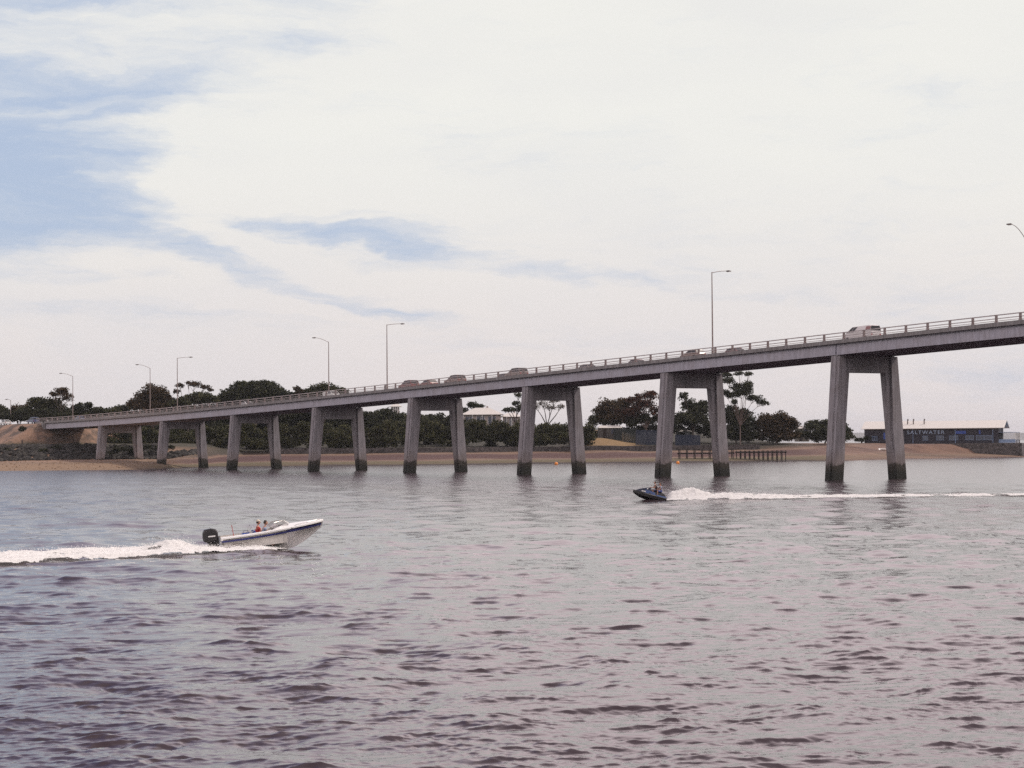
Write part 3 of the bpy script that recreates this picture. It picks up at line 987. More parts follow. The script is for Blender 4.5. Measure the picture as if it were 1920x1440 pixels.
def tree(label, cat, name, Y, lobes, mat='fol_dark', trunk=None, dens=1.0, qs=0.55, bark='trunk', group=None, depth=0.8, tr=0.3, limbs=True, kind=None):
    """lobes: (px, py, rx, ry) outline measured on the photo, set at real distance Y"""
    global TREES
    TREES += 1
    m_px = Y / 3796.3
    L = []
    for (cx_, cy_, rx, ry) in lobes:
        c_ = atY(cx_, cy_, Y + random.uniform(-1.5, 1.5))
        L.append((tuple(c_), (rx * m_px, max(rx * m_px * depth, 1.2), ry * m_px)))
    if trunk is None: trunk = lobes[0][0]
    tb = atY(trunk, 830, Y)
    gz = float(ground(np.array([tb.x]), np.array([Y]))[0])
    root = empty(name, (tb.x, Y, gz))
    if kind: tag(root, label, cat, group, kind)
    else: tag(root, label, cat, group)
    off = np.array([tb.x, Y, gz])
    P, S, g_ = crown_points(L, dens, qs, 100 + TREES)
    zmin = ground(P[:, 0], P[:, 1]) + 0.05
    P[:, 2] = np.maximum(P[:, 2], zmin)
    V, F = leaf_mesh(P - off, S, g_)
    np_mesh('crown' if 'tree' in name else 'foliage', V, F, M[mat], root)
    tm = MB()
    top = np.mean([l[0] for l in L], axis=0) - off
    hub = Vector((top[0] * 0.5, 0, max(1.0, top[2] * 0.35)))
    tm.tube([(0, 0, -0.6), tuple(hub * 0.5), tuple(hub)], [tr, tr * 0.8, tr * 0.65], 7)
    if limbs:
        for (c_, r_) in L:
            q = Vector(np.array(c_) - off)
            mid = hub.lerp(q, 0.5) + Vector((random.uniform(-.5, .5), random.uniform(-.5, .5), 0.4))
            tm.tube([tuple(hub), tuple(mid), tuple(q)], [tr * 0.5, tr * 0.35, tr * 0.15], 6)
            for _ in range(4):
                e = q + Vector((random.uniform(-.8, .8) * r_[0], random.uniform(-.8, .8) * r_[1], random.uniform(-.1, .8) * r_[2]))
                tm.tube([tuple(mid.lerp(q, 0.6)), tuple(e)], [tr * 0.22, tr * 0.08], 5)
    tm.build('trunk' if 'tree' in name else 'stems', M[bark], root)
    return root


G1 = 'trees behind the bridge'
# left of the bridge end
tree('brownish bush with ragged top at the left edge of the photo', 'bush', 'bush', 590, [(-25, 778, 40, 22), (8, 778, 14, 18)], 'fol_olive', group=G1)
tree('thin sparse tree with bare twigs right of the embankment lamp post', 'tree', 'tree', 590, [(34, 770, 16, 14), (48, 765, 12, 10), (28, 782, 24, 10)], 'fol_brown', dens=0.45, group=G1, bark='gum')
tree('broad rounded tree left of the drooping gum at the far bridge end', 'tree', 'tree', 585, [(72, 760, 22, 16), (95, 766, 26, 20), (58, 775, 22, 14), (112, 778, 22, 14), (85, 784, 36, 10)], 'fol_olive', group=G1)
tree('gum tree with drooping rounded crown beside a lamp post at the far bridge end', 'tree', 'tree', 582, [(114, 738, 16, 11), (126, 748, 13, 10), (103, 742, 8, 6), (97, 738, 3.5, 3), (118, 733, 10, 6)], 'fol_brown', 112, dens=0.8, qs=0.42, bark='gum', group=G1)
tree('low dark tree with pointed top right of the drooping gum', 'tree', 'tree', 580, [(148, 770, 16, 13), (166, 762, 9, 10), (180, 772, 14, 9), (198, 778, 14, 7), (140, 782, 30, 10)], 'fol_dark', group=G1)
tree('small olive bush between the pointed tree and the round tree over the railing', 'bush', 'bush', 578, [(218, 775, 14, 8), (232, 768, 12, 9)], 'fol_olive', group=G1)
tree('rounded reddish green tree behind two lamp posts over the left half of the bridge', 'tree', 'tree', 560, [(288, 740, 26, 19), (270, 750, 22, 16), (308, 748, 20, 15), (246, 757, 14, 11), (290, 762, 44, 14), (322, 757, 14, 10)], 'fol_brown', 285, qs=0.5, group=G1)
tree('thin gum tree with floating flat tufts of foliage beside the near railing lamp post', 'tree', 'tree', 560, [(337, 724, 9, 5), (330, 735, 6, 4), (365, 721, 14, 5), (382, 727, 12, 4.5), (353, 718, 4, 2.5), (394, 732, 4, 3)], 'fol_brown', 350, dens=0.9, qs=0.4, bark='gum', tr=0.22, group=G1, depth=0.9)
tree('low spreading olive tree under the floating tufts of the thin gum', 'tree', 'tree', 556, [(350, 750, 18, 9), (374, 745, 22, 10), (395, 750, 18, 9), (340, 757, 24, 7)], 'fol_olive', 372, group=G1)
tree('big dark dome shaped evergreen behind the left half of the bridge', 'tree', 'tree', 575, [(478, 739, 44, 23), (445, 745, 34, 18), (512, 742, 30, 20), (425, 752, 22, 13), (534, 752, 18, 12), (495, 724, 22, 9), (460, 724, 24, 8), (480, 755, 62, 16)], 'fol_dark', 478, qs=0.6, tr=0.5, group=G1)
tree('small narrow tree in the gap between the dark dome and the flat truck', 'tree', 'tree', 575, [(557, 730, 8, 6), (560, 740, 8, 10)], 'fol_brown', 559, group=G1, limbs=False)
tree('low wide dome shaped tree behind the flat bed truck', 'tree', 'tree', 575, [(607, 733, 28, 13), (580, 737, 18, 8), (635, 736, 24, 9), (608, 745, 46, 10)], 'fol_olive', 605, tr=0.4, group=G1)
# right of mid
tree('dark tree poking up behind the house with the pale roof', 'tree', 'tree', 665, [(885, 762, 13, 8), (897, 764, 12, 6), (868, 770, 12, 8)], 'fol_dark', 888, qs=0.5, group=G1)
tree('layered dark conifer beside the tall pier right of the house', 'tree', 'tree', 620, [(958, 770, 12, 5), (966, 757, 10, 5), (972, 742, 7, 6), (950, 769, 8, 4), (975, 768, 12, 12)], 'fol_dark', 970, qs=0.45, group=G1)
tree('pale leafless tree with spreading branches seen between two legs of the third largest pier', 'tree', 'bare_tree', 600, [(1018, 757, 12, 9), (1040, 752, 14, 7), (1052, 764, 8, 6), (1005, 765, 10, 8), (1030, 765, 16, 8)], 'fol_brown', 1022, dens=0.3, qs=0.32, bark='trunk', tr=0.36, group=G1)
tree('rounded tree with reddish top right of the third pier from the right', 'tree', 'tree', 575, [(1150, 766, 32, 18), (1128, 775, 18, 14), (1170, 788, 50, 12), (1170, 760, 20, 10), (1160, 785, 42, 12)], 'fol_brown', 1150, qs=0.5, group=G1)
tree('taller reddish gum with a pale forked trunk beside the second pier from the right', 'tree', 'tree', 572, [(1215, 744, 22, 9), (1196, 748, 12, 8), (1185, 752, 14, 8), (1205, 762, 26, 14), (1222, 738, 8, 6), (1180, 775, 30, 12), (1228, 775, 14, 14)], 'fol_red', 1218, dens=0.75, qs=0.45, bark='gum', tr=0.4, group=G1)
tree('dark rounded tree seen between the legs of the second pier from the right', 'tree', 'tree', 570, [(1292, 763, 16, 14), (1282, 745, 10, 9), (1318, 758, 12, 7), (1310, 772, 26, 14), (1290, 788, 40, 16)], 'fol_dark', 1300, qs=0.5, group=G1)
tree('tall open gum tree with clumped crown rising right of the second pier from the right', 'tree', 'tree', 560, [(1366, 716, 15, 8), (1380, 727, 13, 9), (1400, 724, 14, 9), (1390, 738, 20, 9), (1405, 702, 8, 6), (1414, 748, 16, 8), (1428, 756, 12, 8), (1362, 704, 12, 7), (1372, 742, 14, 7), (1402, 733, 12, 6), (1376, 755, 8, 6), (1385, 701, 10, 4), (1360, 738, 12, 8)], 'fol_dark', 1388, dens=1.0, qs=0.42, bark='gum', tr=0.2, group=G1, depth=0.9)
tree('dark bushy tree filling the foot of the tall open gum', 'tree', 'tree', 566, [(1372, 786, 24, 18), (1395, 776, 16, 10), (1372, 768, 14, 8), (1390, 800, 30, 24), (1365, 815, 26, 16), (1400, 820, 24, 10)], 'fol_dark', 1380, group=G1)
tree('dark rounded bush with lumpy top right of the tall open gum', 'bush', 'bush', 566, [(1436, 795, 22, 20), (1462, 788, 24, 14), (1450, 812, 32, 18), (1480, 800, 20, 16), (1470, 818, 30, 12)], 'fol_brown', 1455, group=G1)
tree('low dark scrub left of the largest pier beside the small pale roofed hut', 'bush', 'bush', 590, [(1530, 800, 24, 10), (1552, 797, 18, 9), (1540, 815, 26, 14), (1575, 805, 18, 16), (1588, 818, 12, 12)], 'fol_dark', 1545, group=G1)
tree('small dark shrub at the left end of the waterfront restaurant', 'shrub', 'shrub', 608, [(1612, 826, 12, 4), (1625, 822, 8, 4)], 'fol_dark', 1615, dens=1.3, qs=0.4, limbs=False, group='shrubs by the shore')
tree('small green shrub alone on the orange embankment face', 'shrub', 'shrub', 518, [(42, 806, 6, 6)], 'fol_dark', 42, dens=1.5, qs=0.4, limbs=False, group='shrubs by the shore')
tree('dark upright shrub at the left edge of the dry grass bank', 'shrub', 'shrub', 562, [(1103, 822, 7, 10)], 'fol_dark', 1103, dens=1.3, qs=0.4, limbs=False, group='shrubs by the shore')


def scrub(Y, lobes, mat, seed, dens=0.9, qs=0.6):
    m_px = Y / 3796.3
    L = []
    for (cx_, cy_, rx, ry) in lobes:
        L.append((tuple(atY(cx_, cy_, Y + random.uniform(-5, 5))), (rx * m_px, rx * m_px * 0.7, ry * m_px)))
    P, S, g_ = crown_points(L, dens, qs, seed)
    P[:, 2] = np.maximum(P[:, 2], ground(P[:, 0], P[:, 1]) + 0.05)
    V, F = leaf_mesh(P, S, g_)
    return V, F


def scrub_obj(name, parts, mat, label):
    Vs, Fs, k = [], [], 0
    for V, F in parts:
        Vs.append(V)
        Fs.append(F + k)
        k += len(V)
    o = np_mesh(name, np.concatenate(Vs), np.concatenate(Fs), M[mat])
    tag(o, label, 'vegetation', kind='stuff')


rr_ = random.Random(5)
back, front = [], []
for x in range(190, 1120, 19):      # tall scrub mass behind, below the deck line
    topy = np.interp(x, [190, 250, 420, 640, 760, 860, 900, 1110], [792, 788, 772, 764, 772, 782, 796, 800])
    back.append((x + rr_.uniform(-6, 6), topy + 16 + rr_.uniform(-4, 6), 22, 17))
    back.append((x + rr_.uniform(-6, 6), topy + 38, 24, 20))
    back.append((x + rr_.uniform(-6, 6), topy + 27, 22, 16))
for x in range(205, 1105, 13):
    topy = np.interp(x, [205, 290, 330, 420, 900, 960, 1105], [806, 803, 800, 796, 790, 790, 796]) + rr_.uniform(-7, 10)
    front.append((x + rr_.uniform(-5, 5), topy + 14, 15, 13))
    front.append((x + rr_.uniform(-5, 5), topy + 30, 15, 12))
    front.append((x + rr_.uniform(-5, 5), topy + 38, 13, 8))
scrub_obj('undergrowth', [scrub(596, back, '', 31, 0.8, 0.65)], 'fol_dark', 'dark scrub filling the bank behind the bridge piers')
scrub_obj('undergrowth', [scrub(534, [q for q in front if q[0] < 760], '', 32, 0.8, 0.5), scrub(548, [q for q in front if q[0] >= 760], '', 36, 0.8, 0.5)], 'fol_olive', 'olive green bushes along the top of the seawall behind the piers')
right = [(x + rr_.uniform(-4, 4), 822 + rr_.uniform(-6, 4), 12, 9) for x in range(1330, 1600, 10)] + [(x + rr_.uniform(-4, 4), 806 + rr_.uniform(-6, 6), 12, 10) for x in list(range(1325, 1490, 10)) + list(range(1525, 1595, 10))] + [(x + rr_.uniform(-4, 4), 792 + rr_.uniform(-6, 6), 13, 11) for x in range(1110, 1330, 9)] + [(x + rr_.uniform(-4, 4), 808 + rr_.uniform(-4, 4), 11, 8) for x in range(1180, 1330, 9)]
scrub_obj('undergrowth', [scrub(575, right, '', 33, 0.9, 0.5)], 'fol_dark', 'low dark bushes behind the timber jetty on the right')
lft = [(x + rr_.uniform(-4, 4), 784 + rr_.uniform(-3, 3), 14, 8) for x in range(-40, 215, 12)] + [(x + rr_.uniform(-4, 4), 775 + rr_.uniform(-3, 3), 13, 7) for x in range(-40, 215, 12)] + [(x + rr_.uniform(-3, 3), float(np.interp(x, [200, 240, 330, 420, 560, 650], [776, 766, 757, 752, 744, 742])) + q, 13, 8) for x in range(205, 650, 11) for q in (0, 13)]
scrub_obj('undergrowth', [scrub(580, lft, '', 34, 0.9, 0.5)], 'fol_dark', 'dark green roadside scrub behind the embankment road')


# ------------------------------------------------------------------ rock revetment under the left end
def rock_field(name, label, pts, mat, smin, smax, seed):
    g_ = np.random.default_rng(seed)
    base = MB().ball((0, 0, 0), 1.0, 7, 5)
    bv = np.array(base.v)
    fs = []
    vs = []
    tri = [f for f in base.f]
    F4 = np.array([f if len(f) == 4 else f + (f[-1],) for f in tri])
    k = 0
    for (x, y) in pts:
        s0 = g_.uniform(smin, smax)
        sc = np.array([g_.uniform(.7, 1.4), g_.uniform(.7, 1.2), g_.uniform(.5, .9)]) * s0
        jit = 1 + g_.uniform(-.22, .22, (len(bv), 1))
        a_ = g_.uniform(0, 6.28)
        rm = np.array([[math.cos(a_), -math.sin(a_), 0], [math.sin(a_), math.cos(a_), 0], [0, 0, 1]])
        z = float(ground(np.array([x]), np.array([y]))[0])
        vs.append((bv * jit * sc) @ rm.T + np.array([x, y, z + s0 * 0.15]))
        fs.append(F4 + k)
        k += len(bv)
    o = np_mesh(name, np.concatenate(vs), np.concatenate(fs), mat)
    tag(o, label, 'rocks', kind='stuff')


pts = []
g2 = np.random.default_rng(3)
for _ in range(2600):
    x = g2.uniform(-180, -78)
    d = g2.uniform(57, 71)
    if x > -88: d = g2.uniform(56, 64)
    pts.append((x, float(np.interp(x, _PX, _PY)) + d))
rock_field('rubble', 'dark basalt rock revetment along the shore under the left end of the bridge', pts, M['rock'], 0.35, 0.95, 4)
pts = [(x, float(np.interp(x, _PX, _PY)) + d) for x, d in zip(g2.uniform(-170, -78, 900), g2.uniform(2, 56, 900) ** 1.0)]
rock_field('pebbles', 'scattered tan stones on the sandy beach at the left', pts, pmat('tan_stone', (0.26, 0.17, 0.11), 0.9, var=0.3), 0.06, 0.22, 6)
bl = []
for x in range(-10, 320, 9):
    bl.append((x + rr_.uniform(-4, 4), 843 + rr_.uniform(-3, 12), 9, 7))
scrub_obj('undergrowth', [scrub(508, bl, '', 35, 0.9, 0.38)], 'fol_dark', 'dark low scrub growing over the rocks at the left shore')

# driftwood trunk lying on the rocks
# ------------------------------------------------------------------ low seawall behind the mud flat
def seawall():
    secs = []
    for x in np.linspace(-62, 68, 90):
        yy = float(np.interp(x, _PX, _PY)) + 46.2
        yy = float(np.interp(x, _PX, _PY)) + 3.0 * (float(vnoise(np.array([x]), np.array([0.0]), 17, 3)[0]) - 0.5) + 45.2
        z0 = 2.2
        zt_ = 4.10 + 0.12 * float(vnoise(np.array([x]), np.array([0.0]), 3, 6)[0])
        secs.append([(x, yy, z0), (x, yy + 0.1, zt_), (x, yy + 0.7, zt_), (x, yy + 0.8, z0)])
    o = MB().loft(secs, close=True, cap=True).build('seawall', M['stone'])
    tag(o, 'long low dark stone seawall at the back of the mud flat behind the piers', 'wall')


seawall()


def tag_thing(root, label, cat, group=None):
    return tag(root, label, cat, group)


# ------------------------------------------------------------------ houses and sheds
def house(Y, px0, px1, ridge, eave, ground_py, label, depth=9.0):
    a_ = atY(px0, eave, Y)
    b_ = atY(px1, eave, Y)
    zr = atY((px0 + px1) / 2, ridge, Y).z
    ze = a_.z
    L = b_.x - a_.x
    root = empty('house', ((a_.x + b_.x) / 2, Y, 0))
    tag(root, label, 'house')
    hl = L / 2
    zg = ze - 3.4
    MB().box(-hl + 0.5, hl - 0.5, 0.5, depth - 0.5, zg, ze).build('wall', M['housewall'], root)
    MB().box(-hl + 0.3, hl - 0.3, 0.3, depth - 0.3, zg - 6, zg).build('base', M['stone'], root)
    r_ = MB()
    e = 0.35
    r_.add([(-hl - e, -e, ze), (hl + e, -e, ze), (hl + e, depth + e, ze), (-hl - e, depth + e, ze), (-hl * 0.35, depth / 2, zr), (hl * 0.35, depth / 2, zr),
            (-hl - e, -e, ze + 0.12), (hl + e, -e, ze + 0.12), (hl + e, depth + e, ze + 0.12), (-hl - e, depth + e, ze + 0.12)],
           [(0, 3, 2, 1), (0, 1, 7, 6), (1, 2, 8, 7), (2, 3, 9, 8), (3, 0, 6, 9), (6, 7, 5, 4), (7, 8, 5), (8, 9, 4, 5), (9, 6, 4)])
    rf = r_.build('roof', M['roof'], root)
    MB().box(hl * 0.2, hl * 0.2 + 0.6, depth * 0.5, depth * 0.5 + 0.6, zr - 1.0, zr + 0.5).build('chimney', M['housewall'], rf)
    for i in range(3):
        x0 = -hl + 1.0 + i * (2 * hl - 2) / 3
        fr = MB().box(x0, x0 + (2 * hl - 2) / 3 * 0.72, 0.44, 0.52, zg + 0.6, ze - 0.5).build('window', M['window'], root)
        f2 = MB()
        xe = x0 + (2 * hl - 2) / 3 * 0.72
        for q in (x0, (x0 + xe) / 2 - .04, xe - .08): f2.box(q, q + 0.08, 0.40, 0.436, zg + 0.6, ze - 0.5)
        f2.build('window_frame', M['white'], fr)
    for i in range(5):
        x0 = -hl + 0.1 + i * (2 * hl - 0.35) / 4
        MB().box(x0, x0 + 0.15, -0.25, -0.10, zg, ze - 0.002).build('verandah_post', M['white'], root)
    return root


house(640, 866, 942, 764, 778, 800, 'house with a wide pale hipped roof and shaded verandah above the bushes')
house(648, 940, 978, 774, 782, 800, 'smaller low house with pale roof between the larger house and the tall pier', 7)
house(612, 733, 750, 756, 763, 770, 'white gable glimpsed in the dark trees just left of the fourth largest pier', 4)


def shed(Y, px0, px1, py_top, py_bot, label, wallm, depth=5.0, roofm='roof'):
    a_ = atY(px0, py_top, Y)
    b_ = atY(px1, py_bot, Y)
    L = b_.x - a_.x
    root = empty('shed', ((a_.x + b_.x) / 2, Y, b_.z))
    tag(root, label, 'shed')
    h_ = a_.z - b_.z
    MB().box(-L / 2, L / 2, 0, depth, -0.6, h_ - 0.35).build('wall', wallm, root)
    MB().add([(-L / 2 - .2, -.3, h_ - 0.36), (L / 2 + .2, -.3, h_ - 0.36), (L / 2 + .2, depth + .2, h_ - 0.36), (-L / 2 - .2, depth + .2, h_ - 0.36), (-L / 2 + .6, depth * .45, h_ + 0.35), (L / 2 - .6, depth * .45, h_ + 0.35)],
             [(3, 2, 1, 0), (0, 1, 5, 4), (1, 2, 5), (2, 3, 4, 5), (3, 0, 4)]).build('roof', M[roofm], root)
    MB().box(-L * .3, -L * .3 + 0.9, -0.05, 0.02, -0.4, h_ - 0.7).build('door', M['darktimber'], root)
    MB().box(L * .05, L * .05 + 1.2, -0.04, 0.02, h_ * .35, h_ - 0.7).build('window', M['window'], root)
    return root


shed(566, 1122, 1166, 800, 821, 'grey shed with a bright pale roof on the dry grass bank', pmat('grey_cladding', (0.07, 0.065, 0.06), 0.8))
shed(574, 1270, 1298, 807, 828, 'small pale roofed shed behind the blue paling fence', pmat('green_grey_cladding', (0.10, 0.11, 0.10), 0.8))
shed(590, 1494, 1517, 801, 824, 'small hut with pale roof in the scrub just left of the largest pier', pmat('hut_wall', (0.17, 0.16, 0.13), 0.8))


def fence(Y, pts, hgt, label, mat, step=0.16):
    a_ = atY(pts[0][0], pts[0][1], Y)
    b_ = atY(pts[1][0], pts[1][1], Y)
    root = empty('fence', (a_.x, a_.y, a_.z - hgt))
    tag(root, label, 'fence')
    L = (b_ - a_).length
    n = int(L / step)
    pb = MB()
    d = (b_ - a_)
    for i in range(n):
        q = d * (i / n)
        jz = random.uniform(-.06, .06)
        pb.box(q.x, q.x + step * 0.88, -0.012 + random.uniform(-.01, .01), 0.012, q.z - 0.3, q.z + hgt + jz)
    pb.build('palings', mat, root)
    m_ = max(2, int(L / 2.6))
    for i in range(m_ + 1):
        q = d * (i / m_)
        MB().box(q.x - 0.06, q.x + 0.06, 0.03, 0.15, q.z - 0.6, q.z + hgt - 0.05).build('post', M['timber'], root)
    rl = MB()
    for zz in (0.4, hgt - 0.4):
        rl.hexa([(0, .014, zz), (d.x, .014, d.z + zz), (d.x, .028, d.z + zz), (0, .028, zz), (0, .014, zz + .09), (d.x, .014, d.z + zz + .09), (d.x, .028, d.z + zz + .09), (0, .028, zz + .09)])
    rl.build('rail', M['timber'], root)


fence(562, ((1150, 803), (1192, 804)), 4.0, 'tall dark green paling fence beside the grey shed', M['greenfence'])
fence(558, ((1192, 806), (1238, 807)), 3.8, 'dark blue green paling fence left of the second pier from the right', M['bluefence'])
fence(556, ((1266, 815), (1313, 816)), 3.3, 'dark blue paling fence between the legs of the second pier from the right', M['bluefence'])

# timber jetty / boat ramp at the right of the second pier
def jetty(label, p0, p1, width, zd, nposts, zbase=-1.0, rail=True, ramp=None):
    p0, p1 = Vector(p0), Vector(p1)
    d = p1 - p0
    L = d.length
    root = empty('jetty', (p0.x, p0.y, 0), (0, 0, math.atan2(d.y, d.x)))
    tag(root, label, 'jetty')
    dk = MB()
    n = int(L / 0.3)
    for i in range(n):
        dk.box(i * L / n, (i + 0.85) * L / n, 0, width, zd - 0.08, zd + random.uniform(0, .02))
    dk.build('deck', M['timber'], root)
    be = MB()
    for y in (0.15, width - 0.35): be.box(0, L, y, y + 0.2, zd - 0.35, zd - 0.082)
    be.build('beam', M['darktimber'], root)
    for i in range(nposts):
        x = 0.4 + (L - 0.8) * i / (nposts - 1)
        for y in (0.0, width):
            MB().tube([(x, y, zbase), (x, y, zd + (1.0 if rail else 0.25))], 0.12, 8).build('post', M['darktimber'], root)
    if rail:
        for y in (0.0, width):
            MB().box(0.2, L - 0.2, y - 0.04, y + 0.04, zd + 0.9, zd + 1.0).build('handrail', M['timber'], root)
    return root


jetty('old dark timber jetty on thin posts right of the second pier from the right', (57, 519, 0), (68.5, 512, 0), 2.2, 2.55, 11, rail=False)
jetty('low timber walkway and landing running left from the old jetty', (42.5, 519, 0), (57, 520, 0), 2.0, 2.35, 8, rail=True)
jetty('long dark jetty leaving the right end of the restaurant sea wall', (147.0, 592, 0), (178, 575, 0), 3.0, 4.0, 7, -2.0)

# ------------------------------------------------------------------ restaurant
def restaurant():
    th = R(-20)
    pr = atY(1872, 830, 594)
    root = empty('restaurant_building', (pr.x, pr.y, 4.15), (0, 0, th))   # origin at front right corner
    tag(root, 'long dark waterfront restaurant with pale metal roof and faded blue lettering', 'building')
    L, D, he, hr = 39.3, 13.0, 4.35, 6.7
    MB().box(-L, 0, 0, D, -0.5, he).build('wall', M['darkwall'], root)
    rf = MB()
    e = 0.7
    z0, z1 = he - 0.05, hr
    rf.hexa([(-L - 0.9, -e, z0), (1.8, -e, z0), (1.8, D / 2, z1 - 0.12), (-L - 0.9, D / 2, z1 - 0.12), (-L - 0.9, -e, z0 + 0.14), (1.8, -e, z0 + 0.14), (1.8, D / 2, z1), (-L - 0.9, D / 2, z1)])
    rf.hexa([(-L - 0.9, D / 2 + .002, z1 - 0.12), (1.8, D / 2 + .002, z1 - 0.12), (1.8, D + e, z0), (-L - 0.9, D + e, z0), (-L - 0.9, D / 2 + .002, z1), (1.8, D / 2 + .002, z1), (1.8, D + e, z0 + 0.14), (-L - 0.9, D + e, z0 + 0.14)])
    r_ = rf.build('roof', M['roof'], root)
    for fx in (-26.9, -25.2, -22.0):
        fl = MB().tube([(fx, 3.4, 5.0), (fx, 3.4, 7.0)], 0.17, 10)
        fl.tube([(fx, 3.4, 7.0), (fx + 0.25, 3.4, 7.15)], 0.26, 10)
        fl.build('flue', M['lamp_head'], r_)
    MB().box(-L - 0.03, 0.03, -0.05, -0.003, he - 0.35, he - 0.06).build('fascia', M['timber'], root)
    # gable infill at the right end
    MB().add([(0.02, 0, he), (0.02, D, he), (0.02, D / 2, hr - 0.2), (-0.2, 0, he), (-0.2, D, he), (-0.2, D / 2, hr - 0.2)], [(0, 1, 2), (5, 4, 3), (0, 3, 4, 1), (1, 4, 5, 2), (2, 5, 3, 0)]).build('gable', M['black'], root)
    # front windows
    for i, (x, w__) in enumerate([(-22, 1.6), (-18, 2.2), (-14.2, 2.6), (-9.5, 2.4), (-6.4, 4.6), (-33, 2.0), (-37, 1.6)]):
        wn_ = MB().box(x, x + w__, -0.05, 0.03, 0.9, 2.15).build('window', M['window'], root)
        f2 = MB()
        for q in np.linspace(x, x + w__ - 0.07, 3): f2.box(q, q + 0.07, -0.09, -0.052, 0.85, 2.2)
        f2.box(x, x + w__, -0.088, -0.053, 2.12, 2.2).box(x, x + w__, -0.088, -0.053, 0.85, 0.92)
        f2.build('window_frame', M['paleblue'], wn_)
    for x in (-24.9, -12.5, -1.6):
        MB().box(x, x + 0.14, -0.16, -0.06, -0.5, he - 0.36).build('downpipe', M['paleblue'], root)

    def text(s_, x, z, size, mat, sp=1.0):
        cu = bpy.data.curves.new('lettering', 'FONT')
        cu.body = s_
        cu.size = size
        cu.extrude = 0.02
        cu.space_character = sp
        tmp = bpy.data.objects.new('tmp', cu)
        COL.objects.link(tmp)
        dg = bpy.context.evaluated_depsgraph_get()
        me = bpy.data.meshes.new_from_object(tmp.evaluated_get(dg))
        bpy.data.objects.remove(tmp)
        me.materials.clear()
        o = link('sign_lettering', me, mat, root)
        o.rotation_euler = (PI / 2, 0, 0)
        o.location = (x, -0.085, z)
        return o
    tx = text('SALTWATER', -26.6, 2.75, 1.5, M['letter'], 1.25)
    tx.scale = (11.0 / max(v.co.x for v in tx.data.vertices), 1, 1)
    # painted panel and pale marks on the wall
    for x, z, ww, hh in ((-33.6, 1.3, 1.2, 1.9), (-12.3, 2.7, 3.0, 0.9), (-5.6, 2.6, 0.5, 1.2)):
        MB().box(x, x + ww, -0.045, 0.02, z, z + hh).build('painted_panel', M['blue_vinyl'], root)
    # end deck with posts, rail and glazed screen
    MB().box(0.02, 5.0, 0.5, D - 0.5, -0.55, -0.05).build('deck', M['timber'], root)
    for y in (0.7, 3.9, 7.0, 10.2, D - 0.7):
        MB().box(4.7, 4.85, y, y + 0.15, -0.05, 3.0).build('post', M['white_in'], root)
    MB().box(0.05, 4.9, 0.6, D - 0.5, 3.0, 3.12).build('awning', M['paleblue'], root)
    MB().box(0.05, 4.8, 0.55, 0.60, 0.0, 1.0).build('screen', M['paleblue'], root)
    MB().box(4.6, 4.65, 0.7, D - 0.7, 0.0, 1.0).build('screen', M['paleblue'], root)
    # stone sea wall in front (a separate thing)
    sw = empty('sea_wall', (pr.x, pr.y, 0), (0, 0, th))
    tag(sw, 'dark stone sea wall holding the terrace in front of the restaurant', 'wall')
    s2 = []
    for i in range(41):
        x = -27 + 34 * i / 40
        t_ = (x + 27) / 34
        zb_ = 3.6 - 3.6 * min(1, t_ * 1.6)
        j = random.uniform(-.12, .12)
        s2.append([(x, -3.2 + j - 0.6, zb_ - 0.6), (x, -2.9 + j * .5, 4.05), (x, -1.8, 4.1), (x, -1.2, zb_ - 0.6)])
    MB().loft(s2, close=True, cap=True).build('wall', M['stone'], sw)
    ter_ = MB()
    ter_.box(-27, 7, -1.78, D, 1.0, 4.02)
    ter_.build('terrace', M['concrete'], sw)
    MB().box(7.02, 9.5, -3.4, D * 0.6, -1, 4.04).build('end_wall', M['concrete'], sw)


restaurant()


# people on the far jetty are too small to read; a lone mooring pile beside it is built
# ------------------------------------------------------------------ buoys
def buoy(label, px, py):
    p_ = atY(px, py, 490)
    d = Vector((p_.x, 490, p_.z - H))
    k = H / (H - p_.z)
    x, y = p_.x * k, 490 * k
    root = empty('buoy', (x, y, 0))
    tag(root, label, 'buoy', 'orange mooring buoys')
    MB().ball((0, 0, 0.22), 0.42, 14, 10).build('float', M['orange'], root, smooth=True)
    MB().tube([(0, 0, 0.6), (0, 0, 0.82)], 0.05, 8).build('mooring_eye', M['chrome'], root)


buoy('orange mooring buoy floating between the two legs of the third largest pier', 1043, 871.5)
buoy('orange mooring buoy floating between the two legs of the second largest pier', 1271, 869.5)

# utility pole
up = empty('utility_pole', tuple(atY(1142, 815, 585)))
up.location.z = 6.5
tag(up, 'thin grey utility pole in front of the reddish rounded tree', 'pole')
MB().tube([(0, 0, 0), (0, 0, 8.0)], [0.16, 0.11], 8).build('pole', M['timber'], up)
MB().box(-1.0, 1.0, -0.06, 0.06, 7.2, 7.35).build('crossarm', M['timber'], up)

